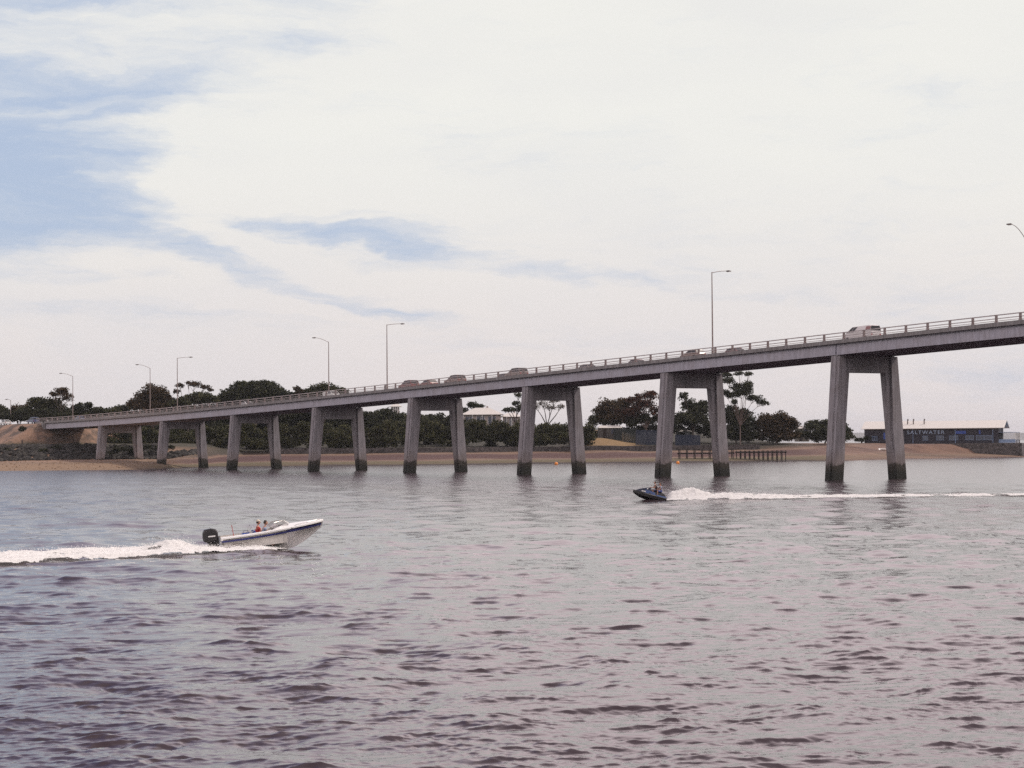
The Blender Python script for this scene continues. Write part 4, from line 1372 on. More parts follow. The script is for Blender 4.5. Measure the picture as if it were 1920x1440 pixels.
# small dinghy on the sand
def dinghy():
    p_ = atY(1657, 852, 575)
    z = float(ground(np.array([p_.x]), np.array([575.0]))[0])
    root = empty('dinghy', (p_.x, 575, z), (0, 0, 0.4))
    tag(root, 'small white dinghy on the sand left of the far leg of the largest pier', 'boat')
    secs = []
    for i in range(7):
        t_ = i / 6
        b = 0.75 * math.sin(PI * (0.25 + 0.75 * t_)) ** 0.7 if t_ < 1 else 0.02
        secs.append([(-1.4 + 2.8 * t_, y * b, z_) for y, z_ in ((-1, .55 + .15 * t_), (-.8, .2), (0, .02 + .2 * t_ ** 3), (.8, .2), (1, .55 + .15 * t_), (.85, .53 + .15 * t_), (.6, .25), (0, .1 + .2 * t_ ** 3), (-.6, .25), (-.85, .53 + .15 * t_))])
    MB().loft(secs, close=True, cap=True).build('hull', M['white'], root)
    MB().box(-.2, .1, -.62, .62, .36, .40).build('seat', M['timber'], root)


dinghy()

# ------------------------------------------------------------------ people
def skin_mesh(chains, sub=1):
    """chains: list of [(co, radius), ...]; chains share points by equal coordinates"""
    bm = bmesh.new()
    idx = {}
    rad = {}

    def vert(co, r_):
        k = tuple(round(q, 4) for q in co)
        if k not in idx:
            idx[k] = bm.verts.new(co)
            rad[k] = r_
        return idx[k]
    order = []
    for ch in chains:
        prev = None
        for co, r_ in ch:
            v = vert(co, r_)
            if prev is not None and prev is not v and bm.edges.get((prev, v)) is None:
                bm.edges.new((prev, v))
            prev = v
    me = bpy.data.meshes.new('tmp')
    bm.verts.index_update()
    keys = list(idx)
    bm.to_mesh(me)
    bm.free()
    o = bpy.data.objects.new('tmp', me)
    COL.objects.link(o)
    mod = o.modifiers.new('skin', 'SKIN')
    mod.use_smooth_shade = True
    for i, k in enumerate(keys):
        sv = me.skin_vertices[0].data[i]
        r_ = rad[k]
        sv.radius = r_ if isinstance(r_, tuple) else (r_, r_)
        sv.use_root = (i == 0)
    ss = o.modifiers.new('sub', 'SUBSURF')
    ss.levels = ss.render_levels = sub
    dg = bpy.context.evaluated_depsgraph_get()
    out = bpy.data.meshes.new_from_object(o.evaluated_get(dg))
    bpy.data.objects.remove(o)
    vs = [tuple(v.co) for v in out.vertices]
    fs = [tuple(p_.vertices) for p_ in out.polygons]
    bpy.data.meshes.remove(out)
    return vs, fs


def person(label, loc, rz, shirt, trousers, hairm, lean=0.12, arm_reach=0.42, arm_h=0.30, straddle=0.16, cap=None, vest=None, short=True, headyaw=0.0, group=None, rx=0.0):
    """seated figure, +x is forward, origin at the seat"""
    root = empty('person', loc, (rx, 0, rz))
    tag(root, label, 'person', group)
    pel = (0, 0, 0.10)
    wst = (0.02 + lean * .3, 0, 0.27)
    chs = (0.03 + lean, 0, 0.46)
    nek = (0.04 + lean * 1.35, 0, 0.60)
    hdb = (0.06 + lean * 1.5, 0, 0.68)
    torso = [(pel, (0.15, 0.12)), (wst, (0.13, 0.105)), (chs, (0.155, 0.115)), (nek, 0.058), (hdb, 0.055)]
    chains = [torso]
    sleeves, legs = [], []
    for sd in (-1, 1):
        sh = (chs[0] + 0.01, sd * 0.19, chs[2] + 0.06)
        eb = (sh[0] + arm_reach * 0.45, sd * 0.25, sh[2] - 0.22)
        wr = (sh[0] + arm_reach, sd * 0.17, arm_h)
        pm = (wr[0] + 0.07, wr[1] - sd * 0.01, wr[2] - 0.005)
        chains.append([(chs, (0.155, 0.115)), (sh, 0.062), (eb, 0.043), (wr, 0.027), (pm, (0.036, 0.018))])
        sleeves.append([(chs, (0.17, 0.13)), (sh, 0.076), (tuple((np.array(sh) * .45 + np.array(eb) * .55)), 0.064)])
        for k in range(4):       # four fingers of unequal length, curled over what they hold
            f0 = (pm[0] + 0.035, pm[1] + sd * (0.027 - 0.018 * k), pm[2] + 0.004)
            ln = (0.030, 0.036, 0.034, 0.027)[k]
            f1 = (f0[0] + ln, f0[1], f0[2] - 0.010)
            f2 = (f1[0] + 0.008, f1[1], f1[2] - ln * 0.9)
            f3 = (f2[0] - 0.016, f2[1], f2[2] - 0.014)
            chains.append([(pm, (0.036, 0.018)), (f0, 0.0095), (f1, 0.009), (f2, 0.008), (f3, 0.007)])
        t0 = (pm[0] - 0.012, pm[1] - sd * 0.040, pm[2] - 0.008)
        t1 = (t0[0] + 0.026, t0[1] - sd * 0.012, t0[2] - 0.022)
        t2 = (t1[0] + 0.020, t1[1] + sd * 0.010, t1[2] - 0.020)
        chains.append([(pm, (0.036, 0.018)), (t0, 0.012), (t1, 0.010), (t2, 0.008)])
        hp = (0.04, sd * 0.10, 0.08)
        kn = (0.44, sd * (0.10 + straddle), 0.10)
        an = (0.40, sd * (0.12 + straddle), -0.32)
        to = (0.58, sd * (0.13 + straddle), -0.37)
        chains.append([(pel, (0.15, 0.12)), (hp, 0.088), (kn, 0.062), (an, 0.040), ((an[0] - .03, an[1], an[2] - .04), 0.035), (to, (0.04, 0.025))])
        legs.append([(pel, (0.17, 0.14)), (hp, 0.105), (kn, 0.078)] + ([] if short else [(an, 0.055)]))
    vs, fs = skin_mesh(chains, 1)
    hc = Vector((hdb[0] + 0.02, 0, hdb[2] + 0.115))
    hm = MB()
    nu, nv = 16, 12
    secs = []
    for i in range(nv + 1):
        tt = PI * i / nv
        sec = []
        for j in range(nu):
            p_ = 2 * PI * j / nu
            x, y, z = math.sin(tt) * math.cos(p_), math.sin(tt) * math.sin(p_), -math.cos(tt)
            jaw = 1.0 - 0.20 * max(0, -z)
            X_, Y_, Z_ = x * 0.098 * (1 + 0.05 * (z < 0)), y * 0.076 * jaw, z * 0.125
            if x > 0.9 and -0.35 < z < 0.12: X_ += 0.020        # nose
            if x > 0.85 and abs(z - 0.1) < 0.12 and 0.2 < abs(y) < 0.5: X_ -= 0.010   # eye sockets
            if x > 0.85 and -0.60 < z < -0.45: X_ += 0.006      # lips
            sec.append((hc.x + X_, hc.y + Y_, hc.z + Z_))
        secs.append(sec)
    hm.loft(secs, close=True)
    for sd in (-1, 1):
        hm.ball((hc.x - 0.005, sd * 0.078, hc.z - 0.005), (0.018, 0.010, 0.030), 8, 6)
    body = MB()
    body.add(vs, fs)
    body.add(hm.v, hm.f)
    b = body.build('body', M['skin'], root, smooth=True, fix=False)
    for sd in (-1, 1):
        MB().ball((hc.x + 0.086, sd * 0.030, hc.z + 0.012), (0.009, 0.012, 0.008), 8, 6).build('eye', M['black'], b, smooth=True)
    MB().ball((hc.x + 0.093, 0, hc.z - 0.062), (0.006, 0.024, 0.006), 8, 6).build('mouth', M['red'], b, smooth=True)
    hr = MB()
    secs = []
    for i in range(8):
        tt = PI * (0.38 + 0.62 * i / 7)
        sec = []
        for j in range(nu):
            p_ = 2 * PI * j / nu
            x, y, z = math.sin(tt) * math.cos(p_), math.sin(tt) * math.sin(p_), -math.cos(tt)
            if x > 0.35: z = max(z, 0.42)
            sec.append((hc.x - 0.006 + x * 0.106, y * 0.088, hc.z + 0.008 + z * 0.130))
        secs.append(sec)
    hr.loft(secs, close=True)
    hr.build('hair', hairm, root, smooth=True)
    if cap:
        c_ = MB()
        secs = []
        for i in range(6):
            tt = PI * (0.55 + 0.45 * i / 5)
            secs.append([(hc.x - 0.004 + math.sin(tt) * math.cos(2 * PI * j / nu) * 0.112, math.sin(tt) * math.sin(2 * PI * j / nu) * 0.094, hc.z + 0.03 - math.cos(tt) * 0.118) for j in range(nu)])
        c_.loft(secs, close=True)
        c_.loft([[(hc.x + 0.09, -0.07, hc.z + 0.05), (hc.x + 0.17, -0.05, hc.z + 0.035), (hc.x + 0.19, 0, hc.z + 0.035), (hc.x + 0.17, 0.05, hc.z + 0.035), (hc.x + 0.09, 0.07, hc.z + 0.05)],
                 [(hc.x + 0.09, -0.07, hc.z + 0.06), (hc.x + 0.17, -0.05, hc.z + 0.045), (hc.x + 0.19, 0, hc.z + 0.045), (hc.x + 0.17, 0.05, hc.z + 0.045), (hc.x + 0.09, 0.07, hc.z + 0.06)]])
        c_.build('cap', cap, root, smooth=True)
    ts = [[(pel, (0.168, 0.138)), (wst, (0.148, 0.122)), (chs, (0.17, 0.13)), ((nek[0] - .01, 0, nek[2] - .05), 0.078)]]
    v2, f2 = skin_mesh(ts + sleeves, 1)
    MB().add(v2, f2).build('shirt', shirt, root, smooth=True, fix=False)
    v3, f3 = skin_mesh([[(pel, (0.17, 0.14)), (wst, (0.142, 0.115))]] + legs, 1)
    MB().add(v3, f3).build('shorts' if short else 'trousers', trousers, root, smooth=True, fix=False)
    if vest:
        v4, f4 = skin_mesh([[((wst[0], 0, wst[2] - .04), (0.165, 0.14)), (wst, (0.17, 0.145)), ((chs[0], 0, chs[2] + .03), (0.185, 0.15))]], 1)
        MB().add(v4, f4).build('life_vest', vest, root, smooth=True, fix=False)
    return root


# ------------------------------------------------------------------ speedboat
BOAT_P = Vector((-14.9, 103.6, -0.36))
BOAT_RZ = R(13)
BOAT_TRIM = R(5.7)
bmat = Matrix.Translation(BOAT_P) @ Matrix.Rotation(BOAT_RZ, 4, 'Z') @ Matrix.Rotation(-BOAT_TRIM, 4, 'Y')


def speedboat():
    root = empty('speedboat')
    root.matrix_world = bmat
    tag(root, 'white open speedboat with a navy stripe and black outboard running right across the water', 'boat')
    L = 5.25
    N = 26

    def half(t):       # half beam at sheer
        return 1.06 * (1 - max(0, (t - 0.42) / 0.58) ** 2.3) * (0.94 + 0.06 * min(1, t * 4)) + 0.012

    def sheer(t): return 1.00 + 0.05 * t + 0.24 * t * t

    def keel(t): return 0.0 + (0.0 if t < 0.60 else 0.98 * ((t - 0.60) / 0.40) ** 2.1)

    def chine(t):
        b = half(t) * (0.88 - 0.30 * max(0, t - 0.45) / 0.55)
        z = 0.33 + 0.62 * max(0, (t - 0.35) / 0.65) ** 1.8
        return b, min(z, sheer(t) - 0.08)

    def xat(t): return L * t

    def rake(t, z):   # the stem leans forward with height
        return 0.34 * max(0, (t - 0.55) / 0.45) ** 1.5 * (z - 0.9)

    def section(t):
        b = half(t)
        s_ = sheer(t)
        k = keel(t)
        cb, cz = chine(t)
        k = min(k, cz - 0.02)
        pts = [(0, k)]
        for q in (0.33, 0.66): # running strakes
            pts.append((cb * q, k + (cz - k) * q - 0.012))
            pts.append((cb * q + 0.035 * (1 - t * .5), k + (cz - k) * q - 0.02))
        pts.append((cb, cz))
        pts.append((cb + 0.03 * (1 - t * .5), cz + 0.012))
        for q in (0.35, 0.7, 1.0):
            pts.append((cb + 0.03 * (1 - t * .5) + (b - cb - 0.03 * (1 - t * .5)) * q ** 0.8, cz + (s_ - cz) * q))
        return pts
    hull = MB()
    for sd in (-1, 1):
        secs = []
        for i in range(N + 1):
            t = (i / N) ** 0.9
            secs.append([(xat(t) + rake(t, z), -sd * y * -1, z) for y, z in [(sd * p_[0], p_[1]) for p_ in section(t)]])
        hull.loft(secs)
    # transom
    s0 = section(0)
    tp = [(0, p_[0], p_[1]) for p_ in s0] + [(0, -p_[0], p_[1]) for p_ in s0[::-1]]
    hull.add(tp, [tuple(range(len(tp)))])
    hull.build('hull', M['white'], root, smooth=False)
    # gunwale cap, side decks and foredeck
    dk = MB()
    for sd in (-1, 1):
        secs = []
        for i in range(N + 1):
            t = (i / N)
            b = half(t)
            z = sheer(t)
            inn = max(0, b - (0.20 if t < 0.56 else 0.20 + (t - 0.56) * 9)) if t < 0.72 else 0
            crown = 0.0 if t < 0.5 else 0.16 * math.sin(min(1, (t - 0.5) / 0.15) * PI / 2) * (1 - max(0, (t - 0.55) / 0.45)) ** 0.6
            x = xat(t) + rake(t, z)
            secs.append([(x, sd * (b + 0.035), z - 0.06), (x, sd * (b + 0.035), z + 0.01), (x, sd * b * 0.98, z + 0.035), (x, sd * (b * .5 + inn * .5), z + 0.05 + crown * .65), (x, sd * inn, z + 0.05 + crown)])
        dk.loft(secs)
    dk.build('deck', M['white'], root, smooth=False)
    # cockpit liner
    ln = MB()
    for sd in (-1, 1):
        secs = []
        for i in range(16):
            t = 0.02 + 0.62 * i / 15
            b = half(t) - 0.21
            x = xat(t)
            secs.append([(x, sd * b, sheer(t) + 0.04), (x, sd * (b - 0.03), 0.40), (x, 0, 0.38)])
        ln.loft(secs)
    ln.build('cockpit_liner', M['white_in'], root)
    # splashwell at the stern
    MB().box(0.01, 0.62, -0.84, 0.84, 0.74, 0.86).build('splashwell', M['white_in'], root, bevel=0.03)
    # navy stripe under the rubbing strake, both sides
    stp = MB()
    for sd in (-1, 1):
        o_, i_ = [], []
        for i in range(N + 1):
            t = (i / N) ** 0.9 * 0.985
            z1 = sheer(t) - 0.13
            z0 = z1 - 0.10
            b = half(t)
            x1, x0 = xat(t) + rake(t, z1), xat(t) + rake(t, z0)
            cb, cz = chine(t)
            e = 0.03 * (1 - t * .5)

            def yy(z):
                q = max(0, (z - cz) / max(1e-3, sheer(t) - cz)) ** 0.8
                return cb + e + (b - cb - e) * q + 0.006
            o_.append([(x0, sd * yy(z0), z0), (x1, sd * yy(z1), z1), (x1, sd * (yy(z1) - .03), z1), (x0, sd * (yy(z0) - .03), z0)])
        stp.loft(o_, close=True, cap=True)
    stp.build('side_stripe', M['stripe'], root)
    # small name decal near the stern
    MB().box(0.55, 1.30, -half(0.15) + 0.0, -half(0.15) + 0.03, 0.63, 0.665).build('side_decal', M['lamp_head'], root)
    # windscreen
    ws = MB()
    P = [(2.95, -0.84, 1.04), (3.10, -0.80, 1.10), (3.62, -0.52, 1.16), (3.78, 0, 1.20), (3.62, 0.52, 1.16), (3.10, 0.80, 1.10), (2.95, 0.84, 1.04)]
    T = [(2.55, -0.80, 1.33), (2.78, -0.74, 1.48), (3.22, -0.47, 1.53), (3.32, 0, 1.55), (3.22, 0.47, 1.53), (2.78, 0.74, 1.48), (2.55, 0.80, 1.33)]
    ws.loft([P, T])
    gl = bpy.data.materials.new('clear_acrylic')
    gl.use_nodes = True
    tt = NT(gl.node_tree)
    tr_ = tt.n('ShaderNodeBsdfTransparent', Color=(0.82, 0.80, 0.78))
    g_ = tt.n('ShaderNodeBsdfGlossy', Color=(0.9, 0.9, 0.9), Roughness=0.05)
    tt.n('ShaderNodeOutputMaterial', Surface=tt.n('ShaderNodeMixShader', Fac=0.18, i1=tr_, i2=g_))
    wsp = ws.build('windscreen', gl, root)
    fr = MB()
    fr.tube(T, 0.016, 6)
    fr.tube(P, 0.014, 6)
    for a_, b_ in zip(P, T): fr.tube([a_, b_], 0.014, 6)
    fr.build('windscreen_frame', M['chrome'], wsp)
    # consoles and wheel
    MB().box(2.75, 3.15, -0.80, -0.20, 0.4, 1.02).build('console', M['white_in'], root, bevel=0.04)
    sw_ = MB()
    ring = [(2.62 + 0.05 * math.sin(a_), -0.42 + 0.17 * math.cos(a_), 1.02 + 0.17 * math.sin(a_)) for a_ in np.linspace(0, 2 * PI, 17)]
    sw_.tube(ring, 0.014, 6).tube([(2.62, -0.42, 1.02), (2.78, -0.42, 0.98)], 0.02, 6).tube([(2.62, -0.59, 1.02), (2.62, -0.25, 1.02)], 0.010, 6)
    sw_.build('steering_wheel', M['black'], root)
    # seats
    for y in (-0.44, 0.46):
        st_ = MB().box(1.85, 2.32, y - 0.24, y + 0.24, 0.40, 0.72).build('seat', M['white_in'], root, bevel=0.04)
        MB().hexa([(1.80, y - .24, .70), (1.90, y - .24, .70), (1.90, y + .24, .70), (1.80, y + .24, .70), (1.70, y - .22, 1.18), (1.79, y - .22, 1.18), (1.79, y + .22, 1.18), (1.70, y + .22, 1.18)]).build('backrest', M['blue_vinyl'], st_, bevel=0.02)
    MB().box(0.75, 1.15, -0.78, 0.78, 0.40, 0.74).build('rear_lounge', M['white_in'], root, bevel=0.04)
    # folded canopy bows behind the seats
    cn = MB()
    for x0, x1, zt_ in ((1.40, 1.62, 1.36), (1.40, 1.78, 1.30)):
        cn.tube([(x0, -0.93, 0.98), (x1, -0.90, zt_), (x1 + .04, -0.6, zt_ + .10), (x1 + .04, 0.6, zt_ + .10), (x1, 0.90, zt_), (x0, 0.93, 0.98)], 0.014, 6)
    cn.build('canopy_frame', M['chrome'], root)
    # bow rail
    br = MB()
    for sd in (-1, 1):
        pts = [(3.55, sd * 0.86, 1.06), (3.85, sd * 0.78, 1.25), (4.5, sd * 0.52, 1.31), (5.05, sd * 0.20, 1.36), (5.22, 0, 1.37)]
        br.tube(pts, 0.014, 6)
        br.tube([(4.5, sd * 0.50, 1.13), (4.5, sd * 0.52, 1.31)], 0.012, 6)
    br.build('bow_rail', M['chrome'], root)
    MB().tube([(4.95, 0, 1.22), (4.95, 0, 1.30)], 0.04, 8).build('bow_cleat', M['chrome'], root)
    MB().tube([(3.62, -0.90, 1.07), (3.62, -0.90, 1.13)], 0.045, 10).build('navigation_light', M['black'], root)
    # stern light pole
    MB().tube([(0.66, -0.88, 0.96), (0.60, -0.88, 1.62)], 0.017, 8).build('stern_light_pole', PAINT['red'], root)
    # outboard
    ob = empty('outboard', parent=root)
    ob.location = (-0.42, 0, 0.80)
    ob.scale = (0.90, 0.98, 1.0)
    cw = MB()
    prof = [(-0.44, 0.10), (-0.47, 0.30), (-0.44, 0.56), (-0.34, 0.70), (0.05, 0.74), (0.34, 0.66), (0.42, 0.50), (0.42, 0.22), (0.34, 0.06), (-0.20, -0.02)]
    secs = []
    for y, k in ((-0.27, 0.82), (-0.21, 0.97), (0, 1.0), (0.21, 0.97), (0.27, 0.82)):
        secs.append([(x * k - 0.02, y, 0.36 + (z - 0.36) * k) for x, z in prof])
    cw.loft(secs, close=True, cap=True)
    c_ = cw.build('cowling', M['black'], ob, bevel=0.02)
    for sd in (-1, 1):
        y0, y1 = (-0.276, -0.262) if sd < 0 else (0.262, 0.276)
        MB().box(-0.18, 0.22, y0, y1, 0.30, 0.36).build('white_band', M['white'], c_)
    MB().box(-0.22, 0.26, -0.10, 0.10, -0.95, 0.02).build('midsection', M['black'], ob, bevel=0.04)
    MB().box(0.20, 0.42, -0.16, 0.16, -0.25, 0.28).build('clamp_bracket', M['black'], ob, bevel=0.02)
    pr = MB().tube([(-0.38, 0, -0.85), (0.1, 0, -0.85)], 0.07, 10)
    for k in range(3):
        a_ = k * 2.094
        pr.add([(-0.34, 0.05 * math.cos(a_), -0.85 + 0.05 * math.sin(a_)), (-0.30, 0.2 * math.cos(a_ + .3), -0.85 + 0.2 * math.sin(a_ + .3)), (-0.36, 0.2 * math.cos(a_ - .3), -0.85 + 0.2 * math.sin(a_ - .3)), (-0.36, .05 * math.cos(a_ + .6), -0.85 + .05 * math.sin(a_ + .6))], [(0, 1, 2), (0, 3, 1)])
    pr.build('propeller', M['chrome'], ob)
    return root


speedboat()
# blue bag / cooler on the floor behind the seats
bg_ = empty('cooler_bag')
bg_.matrix_world = bmat @ Matrix.Translation((1.30, -0.55, 0.40))
tag(bg_, 'blue soft cooler bag standing in the speedboat cockpit behind the seats', 'bag')
MB().box(-0.22, 0.22, -0.17, 0.17, 0, 0.72).build('bag', M['blue_vinyl'], bg_, bevel=0.05)
MB().tube([(-0.15, 0, 0.70), (-0.1, 0, 0.84), (0.1, 0, 0.84), (0.15, 0, 0.70)], 0.014, 6).build('handle', M['navy'], bg_)


def on_boat(o, x, y, z, rz=0):
    o.matrix_world = bmat @ Matrix.Translation((x, y, z)) @ Matrix.Rotation(rz, 4, 'Z')


p1 = person('dark haired person in a pale blue shirt at the wheel of the white speedboat', (0, 0, 0), 0, M['bluegrey'], M['navy'], M['hair'], lean=0.10, arm_reach=0.40, arm_h=0.36, straddle=0.02, short=True)
on_boat(p1, 2.14, -0.44, 0.72)
p2 = person('passenger in a red top and cream cap sitting beside the speedboat driver', (0, 0, 0), 0, M['red'], M['navy'], M['hair'], lean=0.02, arm_reach=0.34, arm_h=0.16, straddle=0.02, cap=M['hat'], vest=M['red'])
on_boat(p2, 1.98, 0.46, 0.74, 0.1)

# ------------------------------------------------------------------ jet ski
SKI_P = Vector((12.9, 184.6, -0.10))
SKI_RZ = PI + R(14)
smat = Matrix.Translation(SKI_P) @ Matrix.Rotation(SKI_RZ, 4, 'Z') @ Matrix.Rotation(R(-12), 4, 'Y')


def jetski():
    root = empty('jet_ski')
    root.matrix_world = smat
    tag(root, 'black and blue jet ski skimming left with its nose raised', 'jet ski')
    L = 3.1
    N = 18
    hull = MB()
    secs = []
    for i in range(N + 1):
        t = i / N
        b = 0.60 * (1 - max(0, (t - 0.42) / 0.58) ** 2.3) + 0.02
        k = 0.0 + 0.42 * max(0, (t - 0.50) / 0.50) ** 2.2
        sh = 0.46 + 0.14 * t * t
        x = -0.9 + L * t
        cz = k + (sh - k) * 0.45
        secs.append([(x, 0, k), (x, b * 0.7, cz - .04), (x, b * .95, cz + .02), (x, b, sh), (x, b * 0.85, sh + 0.07), (x, 0, sh + 0.10), (x, -b * .85, sh + .07), (x, -b, sh), (x, -b * .95, cz + .02), (x, -b * 0.7, cz - .04)])
    hull.loft(secs, close=True, cap=True)
    hull.build('hull', M['black'], root, smooth=False)
    # bonnet and fairing
    bn = MB()
    secs = []
    for i in range(10):
        t = i / 9
        x = 0.62 + 1.42 * t
        wv_ = 0.40 * (1 - t ** 1.8) + 0.03
        top = 1.16 - 0.50 * t ** 1.5
        bot = 0.50 + 0.14 * t
        secs.append([(x, -wv_, bot), (x, -wv_ * .85, (top + bot) / 2), (x, -wv_ * .4, top), (x, wv_ * .4, top), (x, wv_ * .85, (top + bot) / 2), (x, wv_, bot)])
    bn.loft(secs, close=True, cap=True)
    bn.build('bonnet', pmat('dark_blue_bonnet', (0.016, 0.020, 0.04), 0.25), root)
    for sd in (-1, 1):
        pn = MB()
        pn.hexa([(0.10, sd * 0.44, 0.52), (1.30, sd * 0.38, 0.62), (1.30, sd * 0.30, 0.62), (0.10, sd * 0.30, 0.52),
                 (0.30, sd * 0.38, 0.80), (1.10, sd * 0.345, 0.90), (1.10, sd * 0.25, 0.90), (0.30, sd * 0.28, 0.80)])
        pn.build('side_panel', M['ski_blue'], root)
        pn = MB().hexa([(-0.85, sd * 0.56, 0.50), (0.1, sd * 0.60, 0.52), (0.1, sd * 0.40, 0.52), (-0.85, sd * 0.40, 0.50), (-0.85, sd * 0.52, 0.60), (0.1, sd * 0.54, 0.62), (0.1, sd * 0.38, 0.62), (-0.85, sd * 0.38, 0.60)])
        pn.build('footwell_rim', M['ski_blue'], root)
        MB().box(1.12, 1.52, sd * 0.355 - 0.03, sd * 0.355 + 0.03, 0.66, 0.76).build('decal', M['white'], root)
    se = MB()
    secs = []
    for x, z, wd_ in ((-0.85, 0.80, 0.16), (-0.6, 0.92, 0.20), (-0.15, 0.90, 0.19), (0.35, 0.92, 0.17), (0.6, 0.98, 0.13)):
        secs.append([(x, -wd_ - .06, 0.50), (x, -wd_, z - .06), (x, -wd_ * .6, z), (x, wd_ * .6, z), (x, wd_, z - .06), (x, wd_ + .06, 0.50)])
    se.loft(secs, close=True, cap=True)
    se.build('seat', M['black'], root)
    hb = MB().tube([(0.66, 0, 0.95), (0.58, 0, 1.16)], 0.05, 8)
    hb.tube([(0.50, -0.36, 1.18), (0.58, -0.18, 1.19), (0.60, 0, 1.18), (0.58, 0.18, 1.19), (0.50, 0.36, 1.18)], 0.02, 8)
    hb.build('handlebar', M['black'], root)
    for sd in (-1, 1):
        MB().ball((1.0, sd * 0.36, 0.98), (0.07, 0.06, 0.05), 10, 6).build('mirror', M['white'], root)
    MB().tube([(-1.06, 0, 0.24), (-0.88, 0, 0.26)], 0.10, 10).build('jet_nozzle', M['lamp_head'], root)
    return root


jetski()
p3 = person('person in a dark life vest riding the jet ski with both hands on the bar', (0, 0, 0), 0, M['black'], M['navy'], M['hair'], lean=0.14, arm_reach=0.36, arm_h=0.30, straddle=0.12, vest=M['navy'])
p3.matrix_world = smat @ Matrix.Translation((0.0, 0, 0.90))
p4 = person('passenger in pale top sitting behind the jet ski rider', (0, 0, 0), 0, M['bluegrey'], M['blue_vinyl'], M['hair'], lean=0.10, arm_reach=0.26, arm_h=0.22, straddle=0.12)
p4.matrix_world = smat @ Matrix.Translation((-0.46, 0, 0.90))

# ------------------------------------------------------------------ wakes and spray
mf = bpy.data.materials.new('sea_foam')
mf.use_nodes = True
t = NT(mf.node_tree)
geo = t.n('ShaderNodeNewGeometry')
nf = t.noise(geo.outputs['Position'], 3.5, 6, 0.7)
c = t.mix(t.maprange(nf, 0.36, 0.62), (0.84, 0.83, 0.81), (0.97, 0.96, 0.94))
df = t.n('ShaderNodeBsdfDiffuse', Color=c, Roughness=0.5)
t.put(df.inputs['Normal'], t.n('ShaderNodeBump', Strength=0.35, Distance=0.05, Height=nf).outputs[0])
tl = t.n('ShaderNodeBsdfTranslucent', Color=c)
t.n('ShaderNodeOutputMaterial', Surface=t.n('ShaderNodeMixShader', Fac=0.22, i1=df, i2=tl))


def wake(name, label, origin, ang, length, cell, hfun, mfun, wmax, drops, dsize, seed, hull=None):
    """heightfield of foam in a frame whose +p runs astern; faces thinned where the foam breaks up, plus droplets"""
    np_, nq = int(length / cell), int(2 * wmax / cell)
    p_ = np.linspace(0, length, np_)
    q_ = np.linspace(-wmax, wmax, nq)
    Q, P = np.meshgrid(q_, p_)
    n1 = vnoise(P + 50, Q + 50, 0.9, seed) * 0.5 + vnoise(P + 50, Q + 50, 0.35, seed + 1) * 0.3 + vnoise(P + 50, Q + 50, 0.15, seed + 2) * 0.2
    Hh = hfun(P, Q) * (0.52 + 0.95 * n1)
    Mk = mfun(P, Q) + (n1 - 0.5) * 2.3
    Hh = Hh * np.clip(mfun(P, Q) * 1.6, 0.05, 1)
    c_, s_ = math.cos(ang), math.sin(ang)
    X = origin[0] + P * c_ - Q * s_
    Y = origin[1] + P * s_ + Q * c_
    V = np.stack([X, Y, Hh + 0.05], -1).reshape(-1, 3)
    F = grid_faces(np_, nq)
    keep = Mk.ravel()[F].mean(1) > 0.5
    g_ = np.random.default_rng(seed)
    F = F[keep]
    used = np.unique(F)
    remap = np.full(len(V), -1)
    remap[used] = np.arange(len(used))
    Vb = V[used]
    Fb = remap[F]
    # droplets: little crossed faces thrown above the foam
    N = drops
    pp = g_.uniform(0, 1, N * 4) * length
    qq = g_.uniform(-wmax, wmax, N * 4)
    hh = hfun(pp, qq)
    mm = mfun(pp, qq)
    pr = np.clip(mm, 0, 1) * (0.15 + hh / max(1e-6, hh.max()))
    sel = g_.uniform(0, 1, N * 4) < pr
    pp, qq, hh = pp[sel][:N], qq[sel][:N], hh[sel][:N]
    n = len(pp)
    zz = 0.08 + hh * (0.35 + np.abs(g_.normal(0, 0.55, n)))
    pp += g_.normal(0, 0.12, n)
    qq += g_.normal(0, 0.15, n)
    DP = np.stack([origin[0] + pp * c_ - qq * s_, origin[1] + pp * s_ + qq * c_, zz], -1)
    S = dsize * g_.uniform(0.4, 1.5, n)
    Vd, Fd = leaf_mesh(DP, S, g_)
    o = np_mesh(name, np.concatenate([Vb, Vd]), np.concatenate([Fb, Fd + len(Vb)]), mf, smooth=True)
    tag(o, label, 'wake', kind='stuff')


def gs(x, m_, s_): return np.exp(-((x - m_) / s_) ** 2)


# speedboat wake: frame starts amidships beside the hull, runs astern to the left and slightly towards the camera
bo = BOAT_P + Vector((math.cos(BOAT_RZ), math.sin(BOAT_RZ), 0)) * 2.4
wa = PI + R(37)


def bh(P, Q):
    spread = 0.9 + 0.10 * P
    rid = 0.18 * gs(Q, spread, 0.55 + 0.03 * P) + 0.20 * gs(Q, -spread, 0.6 + 0.03 * P)
    roost = 0.50 * gs(P, 5.6, 1.4) * gs(Q, 0.1, 0.8)
    return (rid * np.clip(P / 1.2, 0.15, 1) * (0.45 + 0.55 * np.clip((P - 3.2) / 1.6, 0, 1)) + roost + 0.06) * np.clip(1.25 - P / 42, 0.3, 1)


def bm_(P, Q):
    spread = 0.9 + 0.10 * P
    edge = 1.05 - np.clip((np.abs(Q) - spread - 0.45) / 0.5, 0, 1.3)
    trough = 0.75 * gs(Q, 0.35, 0.30 + 0.02 * P) * np.clip((P - 5.5) / 2, 0, 1)
    front = np.where(P < 2.5, np.where(np.abs(Q) < 0.95, 0.0, 1.0), 1.0)
    return (edge - trough) * front * np.clip(P / 0.5, 0, 1)


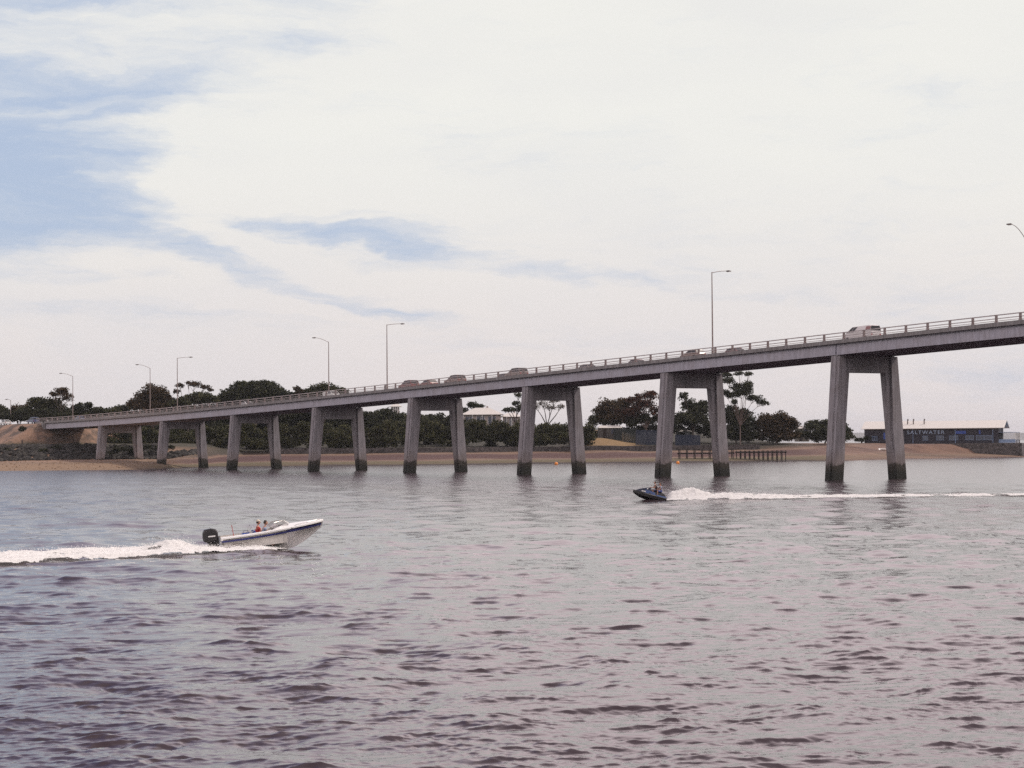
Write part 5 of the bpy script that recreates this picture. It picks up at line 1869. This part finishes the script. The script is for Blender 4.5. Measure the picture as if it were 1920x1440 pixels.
wake('wake_foam', 'white foaming wake trailing left behind the speedboat', bo, wa, 26, 0.06, bh, bm_, 4.0, 22000, 0.048, 41)
# side spray along the hull bottom towards the camera
def sh_(P, Q): return 0.20 * gs(Q, 0, 0.35) * np.clip(P / 1.5, 0, 1)
def sm_(P, Q): return 1.0 - np.clip((np.abs(Q) - 0.30 * np.clip(P / 1.6, 0.2, 1)) / 0.3, 0, 1.2)


sb = BOAT_P + Vector((math.cos(BOAT_RZ) * 3.2 + math.sin(BOAT_RZ) * 1.05, math.sin(BOAT_RZ) * 3.2 - math.cos(BOAT_RZ) * 1.05, 0))
wake('hull_spray', 'thin white spray thrown along the near side of the speedboat hull', sb, PI + R(15), 4.6, 0.05, sh_, sm_, 0.9, 4500, 0.035, 51)

# jet ski wake
so = SKI_P + Vector((0.9, 0.25, 0))


def kh(P, Q): return (0.62 * gs(P, 2.1, 1.9) * gs(Q, 0, 0.7) + 0.34 * gs(P, 6.5, 3.5) * gs(Q, 0, 0.9) + 0.26 * gs(Q, 0.0, 0.9)) * np.clip(P / 0.5, 0.2, 1) * np.clip(1.3 - P / 50, 0.25, 1)
def km(P, Q): return 1.12 - np.clip((np.abs(Q) - 0.75 - 0.015 * P) / 0.6, 0, 1.3) - np.clip((P - 12) / 40, 0, 0.85)


wake('wake_foam', 'long thin white wake trailing right behind the jet ski', so, R(11), 62, 0.09, kh, km, 2.6, 16000, 0.06, 61)

# ------------------------------------------------------------------ haze
HAZE = 5.0e-5
if HAZE:
    hb = MB().box(-8500, 8500, -300, 17500, -6, 110)
    hm_ = bpy.data.materials.new('sea_haze')
    hm_.use_nodes = True
    t = NT(hm_.node_tree)
    v = t.n('ShaderNodeVolumePrincipled')
    v.inputs['Color'].default_value = (0.86, 0.88, 0.95, 1)
    v.inputs['Density'].default_value = HAZE
    v.inputs['Anisotropy'].default_value = 0.2
    t.n('ShaderNodeOutputMaterial', Volume=v)
    hz = hb.build('haze', hm_)
    tag(hz, kind='stuff')

SC.cycles.max_bounces = 6
SC.cycles.diffuse_bounces = 4
SC.cycles.glossy_bounces = 2
SC.cycles.transparent_max_bounces = 8
SC.cycles.volume_bounces = 0
SC.cycles.caustics_reflective = False
SC.cycles.caustics_refractive = False
SC.cycles.use_denoising = False
